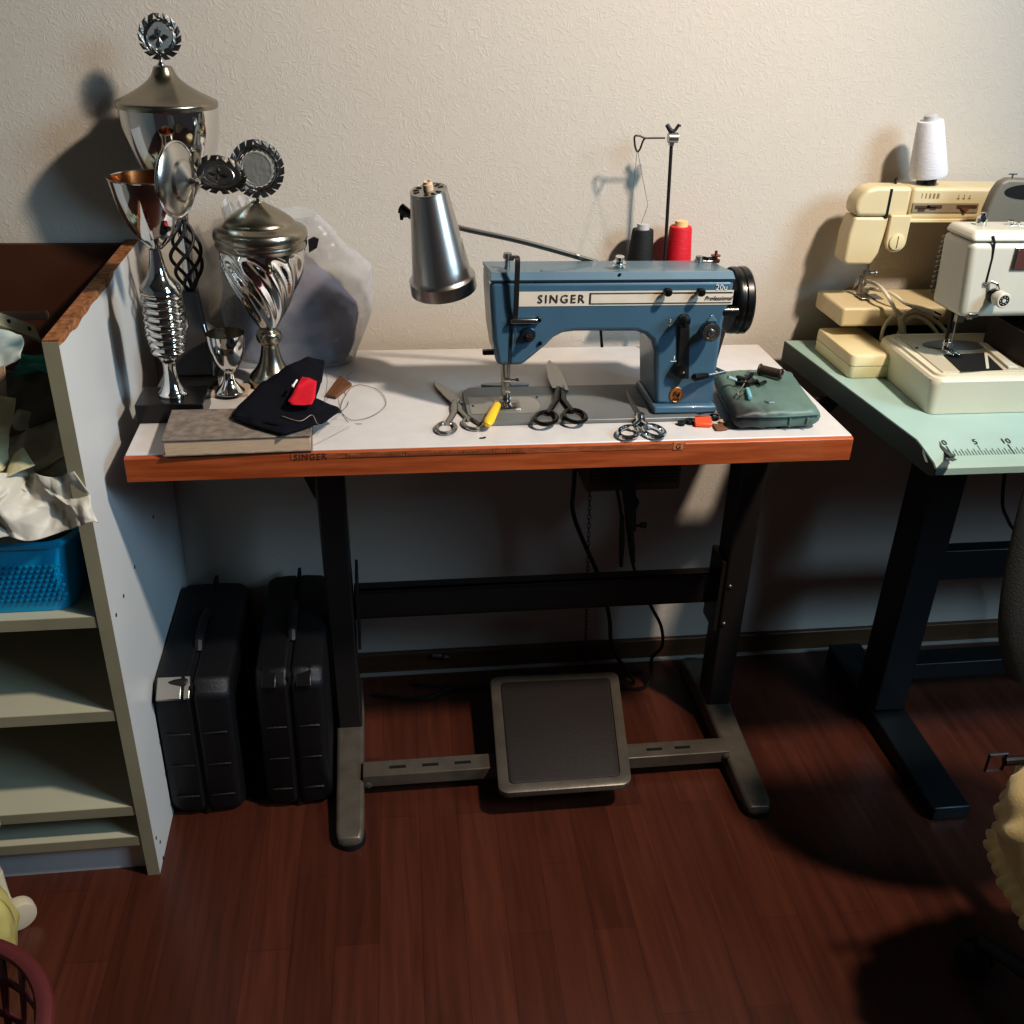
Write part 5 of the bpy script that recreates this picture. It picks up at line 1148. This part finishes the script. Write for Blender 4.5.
obj('spool_holder', MB().cyl(V((sp0.x-.001, -.065, zt1-.0005)), V((sp0.x, -.065, zt1+.0108)), .0165), 'black', c1)
obj('thread_hook', MB().tube([V((F1(905, 182).x, -.07, zt1-.002)), V((F1(904, 179).x, -.07, zt1+.006)), V((F1(906, 177).x, -.07, zt1+.009))], .0025, 8), 'black', c1)
wsd = thing('thread_cone', 'tall white thread cone on top of the cream sewing machine', 'thread cone', V((sp0.x, -.065, zt1+.011)))
Lc = (sp1-V(wsd.location)).length
sax = (sp1-V(wsd.location)).normalized()
obj('wound_thread', MB().lathe([(18*ss, .002), (18.6*ss, .008), (12.2*ss, Lc*.88), (11.5*ss, Lc*.90), (7*ss, Lc*.905)], wsd.location, sax, 40), 'thread_white', wsd, smooth=40)
obj('core', MB().lathe([(12*ss, .0005), (12*ss, .003), (7*ss, Lc*.9), (6.5*ss, Lc*.98), (4*ss, Lc)], wsd.location, sax, 32), 'cone_clear', wsd, smooth=40)

# cream accessory box
a_, b_, c_ = at(848, 379, 'z', ZM), at(884, 379, 'z', ZM), at(820, 349, 'z', ZM)
ab = thing('accessory_box', 'small cream lidded plastic box on the left edge of the mint green table', 'box', ((a_.x+.04), (a_.y+c_.y)/2, ZM))
BX0, BX1, BY0, BY1 = a_.x, a_.x+.085, a_.y, c_.y
cxm, cym, w_, d_ = (BX0+BX1)/2, (BY0+BY1)/2, BX1-BX0, BY1-BY0
obj('lower_shell', loft(MB(), [rrect(cxm, cym, w_-.003, d_-.003, .008, ZM+.0008), rrect(cxm, cym, w_, d_, .009, ZM+.004), rrect(cxm, cym, w_, d_, .009, ZM+.022)], True, True), 'cream_box', ab)
obj('lid', loft(MB(), [rrect(cxm, cym, w_+.001, d_+.001, .010, ZM+.0232), rrect(cxm, cym, w_, d_, .010, ZM+.037), rrect(cxm, cym, w_-.003, d_-.003, .009, ZM+.0405), rrect(cxm, cym, w_-.010, d_-.010, .007, ZM+.042)], True, True), 'cream_box', ab)

# off-white machine in its base
f_ = at(930, 414, 'z', ZM+.001); TX0, TYF = f_.x-.008, f_.y-.004; TYB = -.183
TW, TD = .62, TYB-TYF; tcx, tcy = TX0+TW/2, (TYF+TYB)/2
c2 = thing('sewing_machine', 'off-white sewing machine set in a pale cream base on the mint green table', 'sewing machine', (tcx, tcy, ZM))
HB = at(937, 380, 'y', TYF).z-ZM
hb_ = (loft(MB(), [rrect(tcx, tcy, TW-.006, TD-.006, .012, ZM+.001), rrect(tcx, tcy, TW, TD, .014, ZM+HB-.012), rrect(tcx, tcy, TW+.002, TD+.002, .022, ZM+HB-.004), rrect(tcx, tcy, TW-.004, TD-.004, .020, ZM+HB), rrect(tcx, tcy, TW-.016, TD-.016, .018, ZM+HB), rrect(tcx, tcy, TW-.018, TD-.018, .018, ZM+HB+.004), rrect(tcx, tcy, TW-.030, TD-.030, .016, ZM+HB+.004), rrect(tcx, tcy, TW-.034, TD-.034, .016, ZM+HB+.002)], True, True))
for v in hb_.bm.verts: v.co.x += (v.co.y-TYF)*.05 if v.co.x < tcx else 0
obj('hard_base', hb_, 'cream_base', c2, smooth=30)
zb2 = ZM+HB+.0025
obj('bed_plate', MB().prism([(TX0+.024, TYF+.022, zb2-.002), (TX0+.55, TYF+.022, zb2-.002), (TX0+.55, TYB-.02, zb2-.002), (TX0+.036, TYB-.02, zb2-.002)], (0, 0, .004)), mat('pale_grey_bed', (190, 182, 160), .35), c2, bevel=.001)
def on(px, py, z=None): return at(px, py, 'z', zb2+.0024 if z is None else z)
obj('bobbin_opening', MB().prism([on(943, 355), on(985, 353), on(1003, 370), on(961, 372)], (0, 0, .0006)), 'hole', c2)
obj('opening_divider', MB().prism([on(984, 353), on(987, 353), on(989, 369), on(986, 369)], (0, 0, .0016)), 'offwhite', c2)
oc = on(955, 346)
obj('needle_plate', MB().prism([oc+V((.055*math.cos(a), .024*math.sin(a)+.004, 0)) for a in [2*PI*k/32 for k in range(32)]], (0, 0, .001)), 'bed', c2)
obj('side_flap', MB().prism([on(979, 344), on(986, 345), on(1018, 369), on(1008, 369)], (0, 0, .004)), 'offwhite', c2, bevel=.0008)
obj('screw', MB().cyl(on(917, 348), on(917, 348)+V((0, 0, .001)), .0025), 'hole', c2)
G2, K2 = -.345, -.262
F2 = lambda px, py, y=G2: at(px, py, 'y', y)
hx0 = F2(968, 260).x; zt2 = F2(975, 232).z; zs2 = F2(972, 243).z; zb2_ = F2(962, 318).z; zt2b = at(960, 221, 'y', K2).z
bd2 = obj('body', MB().hexa([V((hx0+.010, G2, zb2_)), V((1.74, G2, zb2_)), V((1.74, K2, zb2_)), V((hx0+.004, K2, zb2_)), V((hx0, G2-.001, zs2)), V((1.74, G2-.001, zs2)), V((1.74, K2, zs2)), V((hx0-.002, K2, zs2))]), 'offwhite', c2, bevel=.010, seg=4)
obj('top_cover', MB().hexa([V((hx0, G2-.0015, zs2+.0008)), V((1.74, G2-.0015, zs2+.0008)), V((1.74, K2, zs2+.0008)), V((hx0-.002, K2, zs2+.0008)), V((hx0+.006, G2+.010, zt2)), V((1.74, G2+.010, zt2)), V((1.74, K2, zt2b)), V((hx0+.006, K2, zt2b))]), 'offwhite', c2, bevel=.006, seg=3)
vr = MB()
for i in range(12):
    z = zs2-.01-i*.008; vr.box2((hx0-.0012, K2-.004, z-.0018), (hx0+.004, K2+.002, z+.0018))
pieces('vent_rib', vr, 'grey_case', bd2)
obj('column', MB().box2((1.60, G2, zb2+.001), (1.74, K2, zb2_+.001)), 'offwhite', c2, bevel=.006)
sl2 = [F2(993, 236, G2+.003), F2(994.5, 243, G2-.0015), F2(992, 258), F2(989, 270), F2(986, 282)]
obj('take_up_slot', MB().tube(sl2, .0022, 6, flat=.8), 'hole', c2)
obj('slot_foot', MB().box(F2(986, 283)+V((0, -.002, 0)), (.010, .004, .003)), 'steel', c2)
p = F2(993, 295)
td = obj('tension_dial', MB().lathe([(.008, 0), (.008, .012), (.0105, .013), (.0118, .015), (.0118, .030), (.0105, .0315), (.0085, .0315), (.0085, .0305), (.003, .0305), (.003, .0318), (.0008, .0318)], p, (0, -1, 0), 32), 'cone_clear' if False else 'offwhite', c2, smooth=28)
obj('dial_face', MB().lathe([(.0083, .0306), (.0083, .0309), (.0032, .0309), (.0030, .0306)], p, (0, -1, 0), 32), 'black', td, smooth=28)
nmk = MB()
for k in range(8):
    a = 2*PI*k/8; nmk.box(p+V((.0058*math.cos(a), -.0311, .0058*math.sin(a))), (.0012, .0006, .0012))
pieces('dial_mark', nmk, 'letter_w', td)
obj('dial_washer', MB().cyl(p+V((-.0, -.001, 0)), p+V((0, -.007, 0)), .0112), 'black', td)
obj('tension_lever', MB().tube([F2(991, 282, G2-.004), F2(997, 284, G2-.012), F2(998, 289, G2-.012)], .0026, 8), 'chrome', c2)
p = at(981, 224, 'y', -.295)
obj('pressure_knob', MB().lathe([(.0085, -.006), (.0085, .008), (.0070, .009), (.0045, .012), (.0045, .016), (.001, .017)], V((p.x, -.295, (zt2+zt2b)/2+.003)), (0, 0, 1), 28), 'chrome', c2, smooth=28)
p = at(1016, 228, 'y', -.30)
obj('top_guide', MB().box(p+V((0, 0, .004)), (.022, .004, .002)).cyl(p+V((.002, 0, -.003)), p+V((.002, 0, .009)), .003).cyl(p+V((-.006, .008, .0)), p+V((-.006, .008, .010)), .005), 'chrome', c2)
obj('badge_frame', MB().box2((F2(1013, 255).x, G2-.003, F2(1013, 270).z), (F2(1060, 255).x, G2-.0005, F2(1013, 247.5).z)), 'steel', c2, bevel=.001)
obj('badge', MB().box2((F2(1016, 255).x, G2-.0036, F2(1013, 268.5).z), (F2(1057, 255).x, G2-.0025, F2(1013, 250).z)), mat('maroon_badge', (96, 62, 56), .3), c2)
obj('lamp_tab', MB().box(F2(973, 316)+V((0, .004, .001)), (.016, .010, .006)), 'steel', c2, bevel=.0008)
YN = -.29; nbp = at(958, 318, 'y', YN)
obj('needle_bar', MB().cyl(V((nbp.x-.001, YN, zb2_+.004)), V((nbp.x-.001, YN, zb2_-.022)), .0036).cyl(V((nbp.x-.001, YN, zb2_-.022)), V((nbp.x-.001, YN, zb2+.003)), .0014), 'steel', c2)
obj('presser_bar', MB().cyl(V((nbp.x-.004, YN+.012, zb2_+.004)), V((nbp.x-.004, YN+.012, zb2+.012)), .0030), 'iron', c2)
obj('needle_clamp', MB().box((nbp.x+.002, YN, zb2_-.018), (.012, .010, .012)).cyl((nbp.x, YN, zb2_-.016), (nbp.x+.022, YN, zb2_-.016), .002).cyl((nbp.x+.017, YN, zb2_-.016), (nbp.x+.022, YN, zb2_-.016), .005), 'steel', c2)
obj('presser_foot', MB().box((nbp.x-.007, YN-.006, zb2+.0055), (.0035, .034, .003)).box((nbp.x+.004, YN-.006, zb2+.0055), (.0035, .034, .003)).box((nbp.x-.002, YN+.008, zb2+.012), (.016, .008, .012)), 'chrome', c2, bevel=.0008)
obj('thread_guard', MB().tube([V((nbp.x-.014, YN, zb2+.004)), V((nbp.x-.014, YN, zb2+.024)), V((nbp.x-.006, YN, zb2+.026)), V((nbp.x-.006, YN, zb2+.010))], .0008, 6), 'chrome', c2)

# dark open box on the machine bed
db = thing('open_box', 'dark brown open-topped box under the arm of the off-white sewing machine', 'box', (1.46, -.28, zb2+.0025))
dl0, dl1 = on(983, 342), on(1017, 369); ddx = 1.60-.01-dl0.x
dz0, dz1 = zb2+.0028, zb2+.052
ddx = .11
def bx_(x0, x1, y0, y1, t=.003):
    m = MB(); m.box2((x0, y0, dz0), (x1, y1, dz0+t)); m.box2((x0, y0, dz0), (x0+t, y1, dz1)); m.box2((x1-t, y0, dz0), (x1, y1, dz1)); m.box2((x0, y0, dz0), (x1, y0+t, dz1)); m.box2((x0, y1-t, dz0), (x1, y1, dz1)); return m
bx = bx_(dl0.x, dl0.x+ddx, dl1.y, dl0.y)
pn = pieces('board', bx, 'brown_box', db)

# grey case behind
gc = thing('machine_housing', 'warm grey rounded machine housing with dark oval opening, behind the off-white machine', 'machine', (1.45, -.15, ZM))
GY = -.180; g1 = lambda px, py: at(px, py, 'y', GY)
gx0 = g1(986, 215).x; gz = g1(1005, 179).z
obj('housing', MB().prism([(gx0-.002, GY, ZM+.05), (gx0, GY, gz-.05), (gx0+.006, GY, gz-.022), (gx0+.014, GY, gz-.006), (gx0+.026, GY, gz), (1.60, GY, gz-.002), (1.60, GY, ZM+.05)], (0, .02, 0)), 'grey_case', gc, bevel=.005, seg=3)
obj('foot_frame', MB().box2((gx0+.01, GY+.001, ZM+.0005), (1.59, GY+.019, ZM+.055)), 'grey_case', gc, bevel=.003)
oc = g1(1028, 192)
obj('oval_opening', MB().prism([V((oc.x+.042*math.cos(a), GY-.0008, oc.z+.012*math.sin(a))) for a in [2*PI*k/36 for k in range(36)]], (0, .002, 0)), 'hole', gc)
p = g1(1016, 177); obj('top_pin', MB().cyl(V((p.x, GY+.01, gz-.003)), V((p.x, GY+.01, gz+.006)), .0015).box((p.x, GY+.01, gz+.006), (.014, .003, .002)), 'steel', gc)

# white cable and plug on the cream machine bed
WY = -.155
wl = lambda px, py, y=WY: at(px, py, 'y', y)
zq = bz+.004
onb = lambda px, py: at(px, py, 'z', zq)
cbp = [onb(868, 292), onb(860, 287)+V((0, 0, .004)), onb(866, 283)+V((0, 0, .004)), wl(880, 287, -.12), wl(890, 300), wl(897, 314), wl(903, 322), wl(898, 335, -.165)]
wcb = thing('power_cable', 'coiled white cable with a two-pin plug draped over the cream machine', 'cable', wl(900, 320))
obj('cord', tube_spl(cbp, .0034), 'white_cable', wcb)
obj('cord', tube_spl([onb(864, 291)+V((0, 0, .006)), wl(890, 293, -.13), wl(905, 303), wl(918, 309)], .003), 'white_cable', wcb)
obj('cord', tube_spl([wl(900, 322), wl(908, 312), wl(920, 311), wl(932, 318), wl(941, 326), wl(948, 335, -.17)], .0034), 'white_cable', wcb)
obj('cord', tube_spl([wl(900, 327), wl(912, 317), wl(924, 320), wl(934, 329, -.165), wl(938, 336, -.17)], .0034), 'white_cable', wcb)
obj('cord', tube_spl([wl(893, 316), wl(887, 322), wl(883, 330), wl(881, 340)], .0034), 'white_cable', wcb)
pa_, pb_ = wl(911, 305.5), wl(932, 313)
obj('plug', MB().tube([pa_, pa_.lerp(pb_, .15), pa_.lerp(pb_, .5), pb_], [.004, .006, .0075, .0075], 12, flat=.7), 'white_cable', wcb)
for k, (x0_, y0_, x1_, y1_) in enumerate(((932, 310.5, 941, 315), (930, 315, 938, 319.5))):
    obj('pin', MB().cyl(wl(x0_, y0_), wl(x1_, y1_), .0016), 'iron', wcb)
a_ = wl(900, 317, -.17); 
obj('strain_relief', MB().tube([wl(900, 317, -.17), wl(902, 326, -.17), wl(902.5, 336, -.17)], [.0085, .0105, .0115], 12, flat=.5), mat('grey_ribbed_rubber', (168, 160, 138), .6, bump=.6, bscale=300, aniso=(.1, .1, 3)), wcb)

# ================================================================ office chair, bottom right
CC = V((1.346, -1.06, 0))
oc_ = thing('office_chair', 'black office chair on castors with a cream ruffled seat cover, bottom right corner', 'chair', CC)
for k in range(5):
    a = math.radians(117+72*k); d_ = V((math.cos(a), math.sin(a), 0)); e = CC+d_*.25
    lg = obj('base_leg', MB().tube([CC+V((0, 0, .09)), CC+d_*.12+V((0, 0, .08)), e+V((0, 0, .062))], [.022, .018, .013], 10, flat=.8), 'chair_black', oc_)
    obj('castor', MB().lathe([(.012, -.022), (.024, -.02), (.026, -.010), (.026, -.004), (.012, -.003), (.012, .003), (.026, .004), (.026, .010), (.024, .02), (.012, .022)], e+V((0, 0, .026)), V((-d_.y, d_.x, 0)), 24).cyl(e+V((0, 0, .03)), e+V((0, 0, .066)), .008), 'chair_black', lg)
obj('gas_column', MB().cyl(CC+V((0, 0, .07)), CC+V((0, 0, .36)), .025), 'chair_black', oc_)
obj('seat_mechanism', MB().box(CC+V((0, 0, .355)), (.20, .16, .04)), 'chair_black', oc_, bevel=.006)
def seatfn(u, v):
    a = 2*PI*u; ca, sa = math.cos(a), math.sin(a)
    sq = (abs(ca)**4+abs(sa)**4)**(-.25)
    # v: 0 underside edge -> .5 widest -> 1 top centre
    if v < .55:
        t = v/.55; r = .205+.035*math.sin(PI*min(1, t*.8+.1)); z = .345+.130*t
    else:
        t = (v-.55)/.45; r = .222*(1-t**1.6)+.0; z = .475+.022*math.sin(PI/2*min(1, t*1.6))
    g = math.sin(a*38+2*nz((ca*2, sa*2, z*6), 2, 4)*4)
    fold = .005*g*max(0, 1-abs(v-.18)/.34)+.012*nz((ca*2.4, sa*2.4, z*14), 2.2, 7)*(v < .8)
    rr = max(.0005, (r+fold)*(1+(sq-1)*.75)); zz = z+.006*nz((ca*3, sa*3, v*6), 2, 9)
    return CC+V((rr*ca, rr*sa, zz))
obj('seat_cover', MB().grid(seatfn, 260, 26), 'cushion', oc_, smooth=180)
def ruffle(u, v):
    a = 2*PI*u; ca, sa = math.cos(a), math.sin(a); sq = (abs(ca)**4+abs(sa)**4)**(-.25)
    r = (.218+.020*v)*(1+(sq-1)*.75)+(.003*math.sin(a*77)+.006*nz((ca*4, sa*4, 1), 3, 2))*v; return CC+V((r*ca, r*sa, .355-.022*v+.003*v*math.sin(a*77+1)))
obj('ruffle', MB().grid(ruffle, 420, 3), 'cushion', oc_, smooth=180, solid=.001)
# backrest behind the seat (the chair is turned towards the camera)
BB = V((1.315, -.775, 0))
bp_ = [V((1.315+.205*sx*(1-.10*max(0, (z-.75)/.25)**2), -.775+.035*(1-abs(sx)**2)-.0*z, z)) for z in (.52,) for sx in (0,)]
def backfn(u, v):
    th = 2*PI*v; x = (2*u-1); z = .545+.36*(.5+.5*0) ; return V((0, 0, 0))
rings = []
for i in range(13):
    t = i/12; z = .50+.40*t; hw_ = .185*(1-.22*abs(2*t-1)**3); yy = -.775+.05*t
    rings.append([V((1.345+hw_*math.cos(a)*(1 if abs(math.cos(a)) < .5 else 1), yy+.028*math.sin(a)*(1-.2*abs(math.cos(a)))+.02*(math.cos(a)**2), z)) for a in [2*PI*k/28 for k in range(28)]])
obj('backrest', loft(MB(), rings, True, True), 'grey_uph', oc_, bevel=.01, seg=3)
obj('back_support', MB().tube([CC+V((.03, .08, .355)), V((1.345, -.76, .36)), V((1.345, -.735, .44)), V((1.345, -.735, .62))], [.016, .018, .018, .014], 10), 'chair_black', oc_)
ad = at(996, 762, 'y', -.86)
obj('adjuster_frame', MB().tube([ad+V((x, 0, z)) for x, z in ((-.012, -.014), (.012, -.014), (.012, .014), (-.012, .014))], .0022, 6, True), 'iron', oc_)
obj('adjuster_bar', MB().tube([ad+V((.012, 0, 0)), V((1.24, -.86, ad.z)), CC+V((0, .08, .36))], .006, 8), 'chair_black', oc_)

#TAIL
# ================================================================ light
def area(name, loc, target, sx, sy, power, col):
    l = bpy.data.lights.new(name, 'AREA'); l.shape = 'RECTANGLE'; l.size = sx; l.size_y = sy; l.energy = power; l.color = col
    o = bpy.data.objects.new(name, l); C.objects.link(o); o.location = loc
    o.rotation_euler = (V(target)-V(loc)).to_track_quat('-Z', 'Y').to_euler(); return o
l = bpy.data.lights.new('ceiling_lamp', 'SPOT'); l.energy = 185; l.color = (1, .86, .72); l.shadow_soft_size = .07; l.spot_size = math.radians(88); l.spot_blend = 1
o = bpy.data.objects.new('ceiling_lamp', l); C.objects.link(o); o.location = (1.55, -1.2, 2.4)
o.rotation_euler = (V((.35, -.25, .55))-V(o.location)).to_track_quat('-Z', 'Y').to_euler()
area('window_light', (2.7, -2.1, 2.2), (0, -.45, .5), .9, .9, 46, (.48, .76, 1))
w = bpy.data.worlds.new('w'); bpy.context.scene.world = w; w.use_nodes = True
w.node_tree.nodes['Background'].inputs['Color'].default_value = (.62, .56, .66, 1); w.node_tree.nodes['Background'].inputs['Strength'].default_value = .055
sc_ = bpy.context.scene
sc_.view_settings.view_transform = 'Standard'; sc_.view_settings.exposure = 0; sc_.view_settings.look = 'Medium High Contrast'
sc_.cycles.max_bounces = 8; sc_.cycles.transparent_max_bounces = 12; sc_.cycles.caustics_reflective = False; sc_.cycles.caustics_refractive = False
